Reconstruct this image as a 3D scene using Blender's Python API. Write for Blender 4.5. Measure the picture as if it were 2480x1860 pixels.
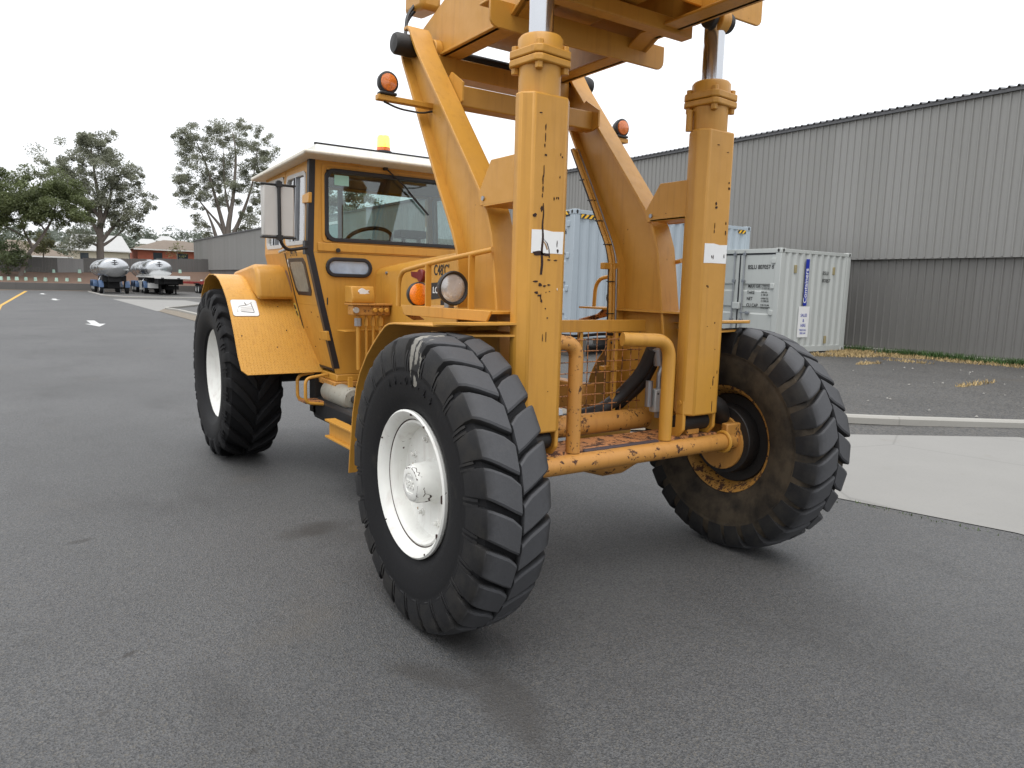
import bpy, bmesh, math, random
from mathutils import Vector as V, Matrix, noise as mnoise
random.seed(7)
PI = math.pi
sc = bpy.context.scene
for o in list(bpy.data.objects): bpy.data.objects.remove(o)
COL = sc.collection

# ------------------------------------------------------------------ camera
# world frame: origin on the road under the tractor's front axle, +y the way it faces,
# +x towards its side nearest the camera, metres
CAM = V((2.6206, 2.8770, 1.574))
FW = V((-0.5575769, -0.81924941, -0.1339343)); RT = V((-0.828389, 0.55955065, 0.02597568)); UP = V((-0.05366246, -0.12543314, 0.99064972))
cd = bpy.data.cameras.new('camera'); cam = bpy.data.objects.new('camera', cd); COL.objects.link(cam)
cd.sensor_width = 36; cd.lens = 25.412; cd.clip_end = 4000; cd.clip_start = 0.05
cam.matrix_world = Matrix(((RT.x, UP.x, -FW.x, CAM.x), (RT.y, UP.y, -FW.y, CAM.y), (RT.z, UP.z, -FW.z, CAM.z), (0, 0, 0, 1)))
sc.camera = cam
FPX = 1750.6
def ray(u, v): return FW + RT * ((u - 1240) / FPX) - UP * ((v - 930) / FPX)
def hit(u, v, a, val):
    i = 'xyz'.index(a); d = ray(u, v); return CAM + d * ((val - CAM[i]) / d[i])

# ------------------------------------------------------------------ light
w = bpy.data.worlds.new('World'); sc.world = w; w.use_nodes = True
nt = w.node_tree; bg = nt.nodes['Background']
sky = nt.nodes.new('ShaderNodeTexSky'); sky.sky_type = 'NISHITA'; sky.sun_disc = False
SUN_EL, SUN_ROT = math.radians(70), math.radians(40)
sky.sun_elevation = SUN_EL; sky.sun_rotation = SUN_ROT; sky.air_density = 1.0; sky.dust_density = 1.0; sky.ozone_density = 1.0
hs = nt.nodes.new('ShaderNodeHueSaturation'); hs.inputs['Saturation'].default_value = 0.22; hs.inputs['Value'].default_value = 1.0
oc = nt.nodes.new('ShaderNodeMix'); oc.data_type = 'RGBA'; oc.inputs[0].default_value = 0.8; 
# overcast layer over the clear sky: luminance falls from the zenith to half at the horizon (between uniform and CIE overcast)
tc_ = nt.nodes.new('ShaderNodeTexCoord'); sp_ = nt.nodes.new('ShaderNodeSeparateXYZ'); nt.links.new(tc_.outputs['Generated'], sp_.inputs[0])
mr_ = nt.nodes.new('ShaderNodeMapRange'); mr_.inputs['To Min'].default_value = .5; mr_.inputs['To Max'].default_value = 1.; nt.links.new(sp_.outputs[2], mr_.inputs[0])
cl_ = nt.nodes.new('ShaderNodeMix'); cl_.data_type = 'RGBA'; cl_.blend_type = 'MULTIPLY'; cl_.inputs[0].default_value = 1; cl_.inputs[6].default_value = (15.6, 15.9, 16.4, 1); nt.links.new(mr_.outputs[0], cl_.inputs[7]); nt.links.new(cl_.outputs[2], oc.inputs[7])
nt.links.new(sky.outputs[0], hs.inputs['Color']); nt.links.new(hs.outputs[0], oc.inputs[6]); nt.links.new(oc.outputs[2], bg.inputs[0]); bg.inputs[1].default_value = 0.12
sl = bpy.data.lights.new('sun', 'SUN'); sl.energy = 1.3; sl.angle = math.radians(40); sl.color = (1, .97, .93)
so = bpy.data.objects.new('sun', sl); COL.objects.link(so)
sd = V((math.sin(SUN_ROT) * math.cos(SUN_EL), math.cos(SUN_ROT) * math.cos(SUN_EL), math.sin(SUN_EL)))
so.rotation_euler = sd.to_track_quat('Z', 'Y').to_euler()
sc.view_settings.view_transform = 'Standard'; sc.view_settings.look = 'None'; sc.view_settings.gamma = 1; sc.view_settings.exposure = 0.35
sc.view_settings.use_curve_mapping = False

# ------------------------------------------------------------------ materials
class NT:
    def __init__(s, name):
        s.m = bpy.data.materials.new(name); s.m.use_nodes = True; s.t = s.m.node_tree; s.p = s.t.nodes['Principled BSDF']; s._co = None
    def n(s, typ, **k):
        x = s.t.nodes.new(typ)
        for a, b in k.items(): setattr(x, a, b)
        return x
    def l(s, a, b): s.t.links.new(a, b)
    @property
    def co(s):
        if s._co is None: s._co = s.n('ShaderNodeTexCoord').outputs['Object']
        return s._co
    def map(s, scale=(1, 1, 1), rot=(0, 0, 0), src=None):
        x = s.n('ShaderNodeMapping'); x.inputs['Scale'].default_value = scale; x.inputs['Rotation'].default_value = rot
        s.l(src or s.co, x.inputs[0]); return x.outputs[0]
    def noise(s, scale, detail=4, rough=.55, src=None):
        x = s.n('ShaderNodeTexNoise'); x.inputs['Scale'].default_value = scale; x.inputs['Detail'].default_value = detail; x.inputs['Roughness'].default_value = rough
        s.l(src or s.co, x.inputs['Vector']); return x.outputs['Fac']
    def vor(s, scale, feature='F1', out='Distance', src=None):
        x = s.n('ShaderNodeTexVoronoi', feature=feature); x.inputs['Scale'].default_value = scale
        s.l(src or s.co, x.inputs['Vector']); return x.outputs[out]
    def ramp(s, fac, a, b, ca=(0, 0, 0, 1), cb=(1, 1, 1, 1)):
        x = s.n('ShaderNodeValToRGB'); e = x.color_ramp.elements
        e[0].position = a; e[1].position = b; e[0].color = ca; e[1].color = cb; s.l(fac, x.inputs[0]); return x.outputs[0]
    def mix(s, fac, a, b, blend='MIX'):
        x = s.n('ShaderNodeMix', data_type='RGBA', blend_type=blend)
        for q, i in ((fac, 0), (a, 6), (b, 7)):
            if isinstance(q, (int, float)): x.inputs[i].default_value = q
            elif isinstance(q, tuple): x.inputs[i].default_value = (*q[:3], 1)
            else: s.l(q, x.inputs[i])
        return x.outputs[2]
    def math(s, op, a, b=0.0, c=None):
        x = s.n('ShaderNodeMath', operation=op)
        for q, i in ((a, 0), (b, 1), (c, 2)):
            if q is None: continue
            if isinstance(q, (int, float)): x.inputs[i].default_value = q
            else: s.l(q, x.inputs[i])
        return x.outputs[0]
    def bump(s, h, strength=.3, dist=.01):
        x = s.n('ShaderNodeBump'); x.inputs['Strength'].default_value = strength; x.inputs['Distance'].default_value = dist
        s.l(h, x.inputs['Height']); s.l(x.outputs[0], s.p.inputs['Normal']); return x.outputs[0]
    def col(s, c):
        if isinstance(c, tuple): s.p.inputs['Base Color'].default_value = (*c[:3], 1)
        else: s.l(c, s.p.inputs['Base Color'])
    def rough(s, r):
        if isinstance(r, (int, float)): s.p.inputs['Roughness'].default_value = r
        else: s.l(r, s.p.inputs['Roughness'])

def simple(name, c, rough=.5, metal=0, var=.12, vs=6, bump=0, bs=60):
    t = NT(name); f = t.noise(vs, 5)
    t.col(t.mix(f, tuple(q * (1 - var) for q in c), tuple(min(1, q * (1 + var)) for q in c)))
    t.rough(t.ramp(t.noise(vs * 2.3, 3), .2, .8, (rough * .85,) * 3 + (1,), (min(1, rough * 1.15),) * 3 + (1,))); t.p.inputs['Metallic'].default_value = metal
    if bump: t.bump(t.noise(bs, 4), bump, .004)
    return t.m

RUST = (.040, .016, .009)
def paint(name, c, chip=.62, rusty=0., rough=.42, cover=.56, diamond=False):
    t = NT(name)
    big = t.noise(1.6, 5); fine = t.noise(14, 5)
    base = t.mix(big, tuple(q * .86 for q in c), tuple(q * 1.10 for q in c))
    base = t.mix(t.ramp(fine, .3, .9, (0, 0, 0, 1), (.22,) * 3 + (1,)), base, tuple(q * .62 for q in c))
    streak = t.noise(9, 4, src=t.map((3.5, 3.5, .25)))
    base = t.mix(t.ramp(streak, .52, .78, (0, 0, 0, 1), (.34,) * 3 + (1,)), base, (c[0] * .52, c[1] * .42, c[2] * .4))
    chips = t.ramp(t.noise(46, 6, .6), chip, chip + .03)
    mask = t.ramp(t.noise(3.1, 3), cover, cover + .05)
    m = t.math('MULTIPLY', chips, mask)
    if rusty:
        r2 = t.ramp(t.noise(17, 8, .72), .60 - rusty, .63 - rusty); m = t.math('MAXIMUM', m, r2)
    rc = t.mix(t.noise(30, 4), RUST, (.085, .036, .018))
    t.col(t.mix(m, base, rc))
    t.rough(t.mix(m, t.ramp(fine, .2, .9, (rough - .06,) * 3 + (1,), (rough + .14,) * 3 + (1,)), (.85, .85, .85)))
    if diamond:
        sx = t.n('ShaderNodeSeparateXYZ'); t.l(t.co, sx.inputs[0])
        u = t.math('MULTIPLY', sx.outputs[0], 38.); v = t.math('MULTIPLY', t.math('SUBTRACT', sx.outputs[2], t.math('MULTIPLY', sx.outputs[1], .55)), 38.)
        par = t.math('MODULO', t.math('ABSOLUTE', t.math('ADD', t.math('FLOOR', u), t.math('FLOOR', v))), 2.)
        a = t.math('SUBTRACT', t.math('FRACT', u), .5); b = t.math('SUBTRACT', t.math('FRACT', v), .5)
        sgn = t.math('SUBTRACT', t.math('MULTIPLY', par, 2.), 1.)
        bs = t.math('MULTIPLY', b, sgn)
        p = t.math('MULTIPLY', t.math('ADD', a, bs), 1.25); q = t.math('MULTIPLY', t.math('SUBTRACT', a, bs), 4.2)
        d = t.math('SQRT', t.math('ADD', t.math('MULTIPLY', p, p), t.math('MULTIPLY', q, q)))
        h = t.ramp(d, .35, .75, (1, 1, 1, 1), (0, 0, 0, 1)); t.bump(h, .7, .005)
    else:
        t.bump(t.math('SUBTRACT', t.math('MULTIPLY', t.noise(70, 3), .3), m), .25, .004)
    return t.m

YEL = (.545, .268, .038)
M = {}
M['yel'] = paint('yellow_paint', YEL, chip=.67, cover=.6)
M['post'] = paint('post_paint', YEL, chip=.70, cover=.62)
M['rusty'] = paint('rusty_yellow_paint', (.50, .235, .05), chip=.60, rusty=.012, cover=.50, rough=.5)
M['ledge'] = paint('worn_ledge_paint', (.46, .20, .07), chip=.57, rusty=.075, cover=.42, rough=.55)
M['diamond'] = paint('chequer_plate_paint', (.60, .305, .048), chip=.70, cover=.6, diamond=True)
M['white'] = paint('white_rim_paint', (.74, .74, .70), chip=.64, cover=.58)
M['roofwhite'] = paint('cream_roof_paint', (.66, .62, .53), chip=.68, cover=.6)
M['rustedge'] = paint('rusted_yellow_rim', (.44, .22, .045), chip=.56, rusty=.06, cover=.42, rough=.6)

def rubber(name, c, dust, amt, rough=.62, spec=.16):
    t = NT(name); d = t.ramp(t.noise(7, 6, .62), .62 - amt, .9 - amt)
    s2 = t.noise(120, 3)
    t.col(t.mix(d, t.mix(s2, tuple(q * .8 for q in c), tuple(q * 1.25 for q in c)), dust)); t.rough(t.ramp(s2, .2, .8, (rough - .08,) * 3 + (1,), (rough + .1,) * 3 + (1,)))
    t.bump(t.noise(55, 5), .18, .004); t.p.inputs['Specular IOR Level'].default_value = spec; return t.m
M['rub'] = rubber('tyre_rubber', (.012, .012, .013), (.040, .037, .032), .0, .6)
M['tread'] = rubber('worn_tread_rubber', (.055, .056, .060), (.090, .088, .084), -.02, .62, .3)
def wornface(key, R_):
    m = M['tread'].copy(); m.name = key; p = m.node_tree.nodes['Principled BSDF']; old = p.inputs['Base Color'].links[0].from_socket
    t = NT.__new__(NT); t.m = m; t.t = m.node_tree; t.p = p; t._co = None
    sx = t.n('ShaderNodeSeparateXYZ'); t.l(t.co, sx.inputs[0]); r = t.math('SQRT', t.math('ADD', t.math('MULTIPLY', sx.outputs[1], sx.outputs[1]), t.math('MULTIPLY', sx.outputs[2], sx.outputs[2])))
    f_ = t.ramp(t.math('ADD', r, t.math('MULTIPLY', t.noise(30, 3), .012)), .5, .51); f_.node.color_ramp.elements[0].position = R_ - .024; f_.node.color_ramp.elements[1].position = R_ - .002
    du = t.ramp(t.noise(9, 5), .45, .75, (0, 0, 0, 1), (.6,) * 3 + (1,))
    t.col(t.mix(f_, t.mix(du, (.013, .013, .014), (.042, .038, .032)), old)); M[key] = m
wornface('tread', .682)
M['rubfar'] = rubber('dusty_tyre_rubber', (.022, .019, .016), (.070, .055, .038), .26)
def splash(key, src):   # white paint run on the near front tyre's shoulder (a mark of its own shape)
    m = M[src].copy(); m.name = key; nd = m.node_tree.nodes; lk = m.node_tree.links; p = nd['Principled BSDF']; old = p.inputs['Base Color'].links[0].from_socket
    t = NT.__new__(NT); t.m = m; t.t = m.node_tree; t.p = p; t._co = None
    sx = t.n('ShaderNodeSeparateXYZ'); t.l(t.co, sx.inputs[0])
    sub = t.n('ShaderNodeVectorMath', operation='DISTANCE'); t.l(t.map((1, 2.2, .9)), sub.inputs[0]); sub.inputs[1].default_value = (.12, 2.2 * .08, .9 * .58)
    near_ = t.ramp(sub.outputs['Value'], .07, .17, (1, 1, 1, 1), (0, 0, 0, 1)); n1 = t.ramp(t.noise(13, 4, .6, src=t.map((1, 2.4, .8))), .50, .53)
    t.col(t.mix(t.math('MULTIPLY', t.math('GREATER_THAN', near_, .45), n1), old, (.22, .21, .185))); M[key] = m
splash('rubnear', 'rub'); splash('treadnear', 'tread')
M['black'] = simple('black_rubber', (.013, .013, .014), .5)
M['seal'] = simple('black_window_seal', (.012, .012, .016), .42)
M['dark'] = simple('dark_grease', (.012, .010, .009), .55, var=.4, bump=.3)
M['steel'] = simple('galvanised_fitting', (.33, .34, .36), .38, .8, .2)
M['alu'] = simple('grey_valve_metal', (.42, .43, .42), .45, .3)
M['chrome'] = simple('chrome_rod', (.50, .51, .53), .16, 1., .04)
M['greypl'] = simple('pale_grey_plastic', (.46, .45, .43), .55)
M['interior'] = simple('cab_interior_grey', (.10, .085, .075), .7)
M['headliner'] = simple('brown_headliner', (.16, .075, .03), .8)
M['sticker'] = simple('white_sticker', (.76, .76, .75), .4, var=.06, vs=20)
M['letter'] = simple('black_lettering', (.02, .02, .022), .5, var=.3, vs=60)
M['rustm'] = simple('bare_rust', (.028, .011, .008), .85, var=.4, vs=40)
M['rustb'] = simple('light_rust_stain', (.33, .20, .09), .8, var=.3, vs=30)
M['red'] = simple('dark_red_plastic', (.17, .012, .012), .4)
M['tankgrey'] = paint('grey_tank_paint', (.27, .26, .22), chip=.62, rusty=.0, cover=.5, rough=.45)
M['blueplate'] = simple('pale_yellow_sticker', (.62, .48, .10), .5)
M['greenst'] = simple('pale_green_sticker', (.34, .60, .52), .5)

def glassmat(name, tint, refl=.10, rough=.02, opac=0., ocol=(.3, .3, .3)):
    t = NT(name); t.t.nodes.remove(t.p)
    tr = t.n('ShaderNodeBsdfTransparent'); tr.inputs[0].default_value = (*tint, 1)
    gl = t.n('ShaderNodeBsdfGlossy'); gl.inputs['Roughness'].default_value = rough; gl.inputs[0].default_value = (1, 1, 1, 1)
    fr = t.n('ShaderNodeFresnel'); fr.inputs[0].default_value = 1.5
    mx = t.n('ShaderNodeMixShader'); t.l(t.math('ADD', fr.outputs[0], refl), mx.inputs[0]); t.l(tr.outputs[0], mx.inputs[1]); t.l(gl.outputs[0], mx.inputs[2])
    out = mx.outputs[0]
    if opac:
        df = t.n('ShaderNodeBsdfDiffuse'); df.inputs[0].default_value = (*ocol, 1); m2 = t.n('ShaderNodeMixShader')
        t.l(t.ramp(t.noise(9, 4), .2, .8, (opac * .7,) * 3 + (1,), (min(1, opac * 1.3),) * 3 + (1,)), m2.inputs[0]); t.l(out, m2.inputs[1]); t.l(df.outputs[0], m2.inputs[2]); out = m2.outputs[0]
    t.l(out, t.t.nodes['Material Output'].inputs[0]); return t.m
M['glass'] = glassmat('windscreen_glass', (.80, .87, .86), .03)
M['sideglass'] = glassmat('side_window_glass', (.75, .80, .82), .25)
M['dirtyglass'] = glassmat('dusty_lower_window_glass', (.6, .6, .55), .05, .2, .62, (.34, .33, .28))
M['ovalglass'] = glassmat('oval_window_glass', (.75, .85, .95), .12, .05, .55, (.50, .64, .82))  # blue diffuse layer paints the sky reflection into the pane

def lens(name, c, em=0., emc=None, rough=.12):
    t = NT(name); v = t.vor(150); t.col(t.mix(t.ramp(v, .2, .8), tuple(q * .7 for q in c), c)); t.rough(rough); t.p.inputs['Coat Weight'].default_value = .6
    if em: t.p.inputs['Emission Color'].default_value = (*(emc or c), 1); t.p.inputs['Emission Strength'].default_value = em
    t.bump(v, .3, .002); return t.m
M['amber'] = lens('amber_lens', (.90, .24, .010))
M['amberdk'] = lens('amber_side_lens', (.72, .19, .03))
M['beacon'] = lens('lit_beacon', (.9, .4, .05), 2.3, (1, .50, .07))
M['beacondk'] = lens('beacon_base_lens', (.75, .16, .02))
def headlens():
    t = NT('headlamp_glass'); bk = t.n('ShaderNodeTexBrick'); bk.offset = 0; bk.inputs['Scale'].default_value = 90; bk.inputs['Mortar Size'].default_value = .05
    t.l(t.map((1, 1, 1), (PI / 2, 0, 0)), bk.inputs['Vector'])
    t.col((.50, .51, .52)); t.p.inputs['Metallic'].default_value = .45; t.rough(t.ramp(t.noise(40, 3), .3, .7, (.1,) * 3 + (1,), (.3,) * 3 + (1,))); t.p.inputs['Coat Weight'].default_value = 1
    t.bump(t.math('ADD', bk.outputs['Fac'], t.math('MULTIPLY', t.noise(25, 3), .8)), .6, .004); return t.m
M['headlens'] = headlens()

# ground materials
def asphalt(name, lo, hi, stain=.35, chipscale=150, stains=()):
    t = NT(name)
    cell = t.vor(chipscale, out='Color'); sep = t.n('ShaderNodeSeparateColor'); t.l(cell, sep.inputs[0])
    sp = t.ramp(sep.outputs[0], .1, .95)
    g = t.mix(sp, lo, hi)
    warm = t.ramp(sep.outputs[1], .75, .95, (0, 0, 0, 1), (.45,) * 3 + (1,)); g = t.mix(warm, g, (hi[0] * 1.35, hi[1] * 1.2, hi[2] * .95))
    pits = t.ramp(t.noise(150, 3), .32, .46, (.34,) * 3 + (1,), (1, 1, 1, 1)); g = t.mix(1., g, pits, 'MULTIPLY')
    big = t.ramp(t.noise(.35, 6, .6), .35, .7, (.80,) * 3 + (1,), (1.12,) * 3 + (1,)); g = t.mix(1., g, big, 'MULTIPLY')
    med = t.ramp(t.noise(1.3, 5, .65, src=t.map((1, .55, 1), (0, 0, .5))),   .54, .76, (0, 0, 0, 1), (stain,) * 3 + (1,)); g = t.mix(med, g, (lo[0] * .55, lo[1] * .5, lo[2] * .46))
    spots = t.ramp(t.noise(3.4, 2), .74, .79, (0, 0, 0, 1), (.5,) * 3 + (1,)); g = t.mix(spots, g, (lo[0] * .5, lo[1] * .5, lo[2] * .5))
    brown = t.ramp(t.noise(.9, 4), .62, .8, (0, 0, 0, 1), (.4,) * 3 + (1,)); g = t.mix(brown, g, (hi[0] * .95, hi[1] * .8, hi[2] * .62))
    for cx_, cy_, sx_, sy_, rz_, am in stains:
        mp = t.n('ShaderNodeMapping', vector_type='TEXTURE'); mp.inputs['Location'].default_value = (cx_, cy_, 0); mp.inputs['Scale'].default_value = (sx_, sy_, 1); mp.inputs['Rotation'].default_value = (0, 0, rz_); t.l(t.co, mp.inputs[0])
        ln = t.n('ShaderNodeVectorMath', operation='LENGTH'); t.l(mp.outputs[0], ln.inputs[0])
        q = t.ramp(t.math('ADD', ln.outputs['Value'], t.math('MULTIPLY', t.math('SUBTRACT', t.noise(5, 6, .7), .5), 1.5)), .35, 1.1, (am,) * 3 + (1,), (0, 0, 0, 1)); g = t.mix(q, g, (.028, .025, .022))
    fl_ = t.ramp(t.noise(60, 2), .71, .76, (0, 0, 0, 1), (.5,) * 3 + (1,)); g = t.mix(fl_, g, (hi[0] * 2.0, hi[1] * 1.95, hi[2] * 1.8)); fd = t.ramp(t.noise(21, 2, src=t.map((1, 1, 1), (0, 0, 1))), .77, .80, (0, 0, 0, 1), (.6,) * 3 + (1,)); g = t.mix(fd, g, (.02, .02, .02))
    t.col(g); t.rough(t.ramp(t.noise(60, 3), .3, .7, (.55,) * 3 + (1,), (.78,) * 3 + (1,)))
    t.bump(t.math('ADD', t.vor(chipscale), t.math('MULTIPLY', t.noise(130, 3), .7)), .55, .006); return t.m
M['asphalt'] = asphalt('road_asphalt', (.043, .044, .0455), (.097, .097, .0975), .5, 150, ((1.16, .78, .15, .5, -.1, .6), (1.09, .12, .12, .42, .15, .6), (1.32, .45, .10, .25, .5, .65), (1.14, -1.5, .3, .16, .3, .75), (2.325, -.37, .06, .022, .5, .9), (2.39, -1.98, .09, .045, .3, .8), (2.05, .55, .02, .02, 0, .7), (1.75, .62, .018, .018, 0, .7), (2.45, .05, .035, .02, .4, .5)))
M['yard'] = asphalt('worn_yard_asphalt', (.038, .037, .036), (.095, .092, .087), .4, 45)
def concrete(name, c, var=.12):
    t = NT(name); g = t.mix(t.noise(.8, 6, .6), tuple(q * (1 - var) for q in c), tuple(q * (1 + var) for q in c))
    g = t.mix(t.ramp(t.noise(60, 3), .5, .8, (0, 0, 0, 1), (.2,) * 3 + (1,)), g, tuple(q * .6 for q in c))
    cr = t.ramp(t.vor(.45, 'DISTANCE_TO_EDGE', src=t.map((1, 1, 0))), 0., .006, (.45,) * 3 + (1,), (0, 0, 0, 1)); g = t.mix(cr, g, tuple(q * .5 for q in c))
    st = t.ramp(t.noise(2.2, 5), .66, .8, (0, 0, 0, 1), (.35,) * 3 + (1,)); g = t.mix(st, g, (c[0] * .7, c[1] * .62, c[2] * .5))
    t.col(g); t.rough(.85); t.bump(t.noise(90, 4), .2, .003); return t.m
M['concrete'] = concrete('pale_concrete', (.218, .213, .200))
M['kerb'] = concrete('kerb_concrete', (.29, .28, .255))
M['slab'] = concrete('slab_edge_concrete', (.25, .24, .21))
def soil(name, c, c2, sc_=5):
    t = NT(name); g = t.mix(t.ramp(t.noise(sc_, 7, .7), .35, .65), c, c2); g = t.mix(t.ramp(t.vor(sc_ * 9), .1, .5), g, tuple(q * 1.4 for q in c2)); t.col(g); t.rough(.95); t.bump(t.noise(sc_ * 6, 6), .6, .03); return t.m
M['mulch'] = soil('brown_mulch', (.055, .034, .023), (.095, .058, .04), 2)
M['verge'] = soil('dry_dirt_verge', (.13, .10, .07), (.085, .065, .048))
M['ground'] = soil('dry_ground', (.13, .105, .07), (.08, .075, .045), .4)
M['litter'] = soil('leaf_litter_strip', (.07, .06, .048), (.13, .11, .085), 9)
M['hill'] = soil('hill_scrub', (.06, .07, .04), (.10, .10, .06), .05)
M['linewhite'] = simple('white_road_paint', (.48, .48, .47), .7, var=.3, vs=25)
M['lineyel'] = simple('yellow_road_paint', (.48, .28, .04), .7, var=.25, vs=8)

# ------------------------------------------------------------------ mesh builder
class MB:
    def __init__(s): s.v = []; s.f = []
    def add(s, vs, fs):
        k = len(s.v); s.v += [tuple(q) for q in vs]; s.f += [tuple(i + k for i in f) for f in fs]; return s
    def box(s, x0, x1, y0, y1, z0, z1):
        return s.add([(x, y, z) for x in (x0, x1) for y in (y0, y1) for z in (z0, z1)], [(0, 1, 3, 2), (4, 6, 7, 5), (0, 4, 5, 1), (2, 3, 7, 6), (0, 2, 6, 4), (1, 5, 7, 3)])
    def prism(s, poly, ax, a, b):
        i = 'xyz'.index(ax); n = len(poly)
        def P(q, h): t = list(q); t.insert(i, h); return tuple(t)
        return s.add([P(q, a) for q in poly] + [P(q, b) for q in poly], [tuple(range(n)), tuple(range(2 * n - 1, n - 1, -1))] + [(k, (k + 1) % n, n + (k + 1) % n, n + k) for k in range(n)])
    def bar(s, p, q, w, h, up=(0, 0, 1)):
        p, q = V(p), V(q); d = (q - p).normalized(); u = V(up); sx = d.cross(u)
        if sx.length < 1e-4: sx = d.cross(V((1, 0, 0)))
        sx.normalize(); uz = sx.cross(d); vs = [e + sx * (a * w / 2) + uz * (b * h / 2) for e in (p, q) for a, b in ((-1, -1), (1, -1), (1, 1), (-1, 1))]
        return s.add(vs, [(3, 2, 1, 0), (4, 5, 6, 7), (0, 1, 5, 4), (1, 2, 6, 5), (2, 3, 7, 6), (3, 0, 4, 7)])
    def tube(s, pts, r, n=10):
        pts = [V(p) for p in pts]; m = len(pts); rs = r if isinstance(r, (list, tuple)) else [r] * m
        t0 = (pts[1] - pts[0]).normalized(); u = t0.orthogonal().normalized(); vs = []
        for i in range(m):
            t = ((pts[min(i + 1, m - 1)] - pts[max(i - 1, 0)])).normalized()
            u = (u - t * u.dot(t)).normalized(); w_ = t.cross(u)
            vs += [pts[i] + (u * math.cos(2 * PI * k / n) + w_ * math.sin(2 * PI * k / n)) * rs[i] for k in range(n)]
        fs = [(i * n + k, i * n + (k + 1) % n, (i + 1) * n + (k + 1) % n, (i + 1) * n + k) for i in range(m - 1) for k in range(n)]
        return s.add(vs, fs + [tuple(range(n - 1, -1, -1)), tuple((m - 1) * n + k for k in range(n))])
    def cyl(s, p, q, r, n=20, r2=None): return s.tube([p, q], [r, r if r2 is None else r2], n)
    def lathe(s, prof, c, ax='x', n=48, close=False):
        # prof: (offset along axis, radius)
        c = V(c); i = 'xyz'.index(ax); vs = []
        for a, r in prof:
            for k in range(n):
                t = 2 * PI * k / n; p = [r * math.cos(t), r * math.sin(t)]; p.insert(i, a); vs.append(c + V(p))
        m = len(prof); fs = [(j * n + k, j * n + (k + 1) % n, ((j + 1) % m) * n + (k + 1) % n, ((j + 1) % m) * n + k) for j in range(m if close else m - 1) for k in range(n)]
        if not close:
            if prof[0][1] > 1e-5: fs.append(tuple(range(n - 1, -1, -1))) if s.__dict__.get('caps') else None
        fs = [f for f in fs if f]
        return s.add(vs, fs)
    def strip(s, A, B):      # quad strip between two polylines
        n = len(A); return s.add(list(A) + list(B), [(k, k + 1, n + k + 1, n + k) for k in range(n - 1)])
    def sheet(s, A, B, th):  # solid sheet between polylines A, B thickened along the face normals
        A = [V(a) for a in A]; B = [V(b) for b in B]; n = len(A); nr = []
        for k in range(n):
            t = A[min(k + 1, n - 1)] - A[max(k - 1, 0)]; nr.append(t.cross(B[k] - A[k]).normalized() * th)
        vs = A + B + [a + q for a, q in zip(A, nr)] + [b + q for b, q in zip(B, nr)]; fs = []
        for k in range(n - 1): fs += [(k, k + 1, n + k + 1, n + k), (2 * n + k, 3 * n + k, 3 * n + k + 1, 2 * n + k + 1), (k, 2 * n + k, 2 * n + k + 1, k + 1), (n + k, n + k + 1, 3 * n + k + 1, 3 * n + k)]
        return s.add(vs, fs + [(0, n, 3 * n, 2 * n), (n - 1, 3 * n - 1, 4 * n - 1, 2 * n - 1)])
    def ngon(s, pts): return s.add(pts, [tuple(range(len(pts)))])
    def mesh(s, name, smooth=True, recalc=True, ang=38):
        me = bpy.data.meshes.new(name); me.from_pydata(s.v, [], s.f)
        if recalc:
            b = bmesh.new(); b.from_mesh(me); bmesh.ops.recalc_face_normals(b, faces=b.faces); b.to_mesh(me); b.free()
        if smooth:
            me.polygons.foreach_set('use_smooth', [True] * len(me.polygons)); me.set_sharp_from_angle(angle=math.radians(ang))
        me.update(); return me
    def build(s, name, mat, parent=None, bevel=0, smooth=True, recalc=True, ang=38, off=None, seg=2):
        me = s.mesh(name, smooth, recalc, ang); me.materials.append(M[mat] if isinstance(mat, str) else mat)
        o = bpy.data.objects.new(name, me); COL.objects.link(o)
        if parent: o.parent = parent
        if off: o.location = off
        if bevel:
            b = o.modifiers.new('bevel', 'BEVEL'); b.width = bevel; b.segments = seg; b.limit_method = 'ANGLE'; b.angle_limit = math.radians(35); b.harden_normals = False
        return o
def tag(o, label, cat=None, group=None, kind=None):
    if label: o['label'] = label
    if cat: o['category'] = cat
    if group: o['group'] = group
    if kind: o['kind'] = kind
    return o
def empty(name, loc, label, cat, group=None):
    o = bpy.data.objects.new(name, None); COL.objects.link(o); o.location = loc; o.empty_display_size = .2; return tag(o, label, cat, group)
def struct(o): o['kind'] = 'structure'; return o
def fillet(pts, r, n=6):
    pts = [V(p) for p in pts]; out = [pts[0]]
    for i in range(1, len(pts) - 1):
        a = (pts[i - 1] - pts[i]); b = (pts[i + 1] - pts[i]); rr = min(r, a.length * .48, b.length * .48); a.normalize(); b.normalize()
        p0, p2 = pts[i] + a * rr, pts[i] + b * rr
        for k in range(n + 1): t = k / n; out.append(p0 * (1 - t) ** 2 + pts[i] * (2 * t * (1 - t)) + p2 * t * t)
    return out + [pts[-1]]
def rrect(x0, x1, z0, z1, r, n=5):
    o = []
    for cx, cz, a in ((x1 - r, z1 - r, 0), (x0 + r, z1 - r, 90), (x0 + r, z0 + r, 180), (x1 - r, z0 + r, 270)):
        for k in range(n + 1): t = math.radians(a + 90 * k / n); o.append((cx + r * math.cos(t), cz + r * math.sin(t)))
    return o
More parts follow.
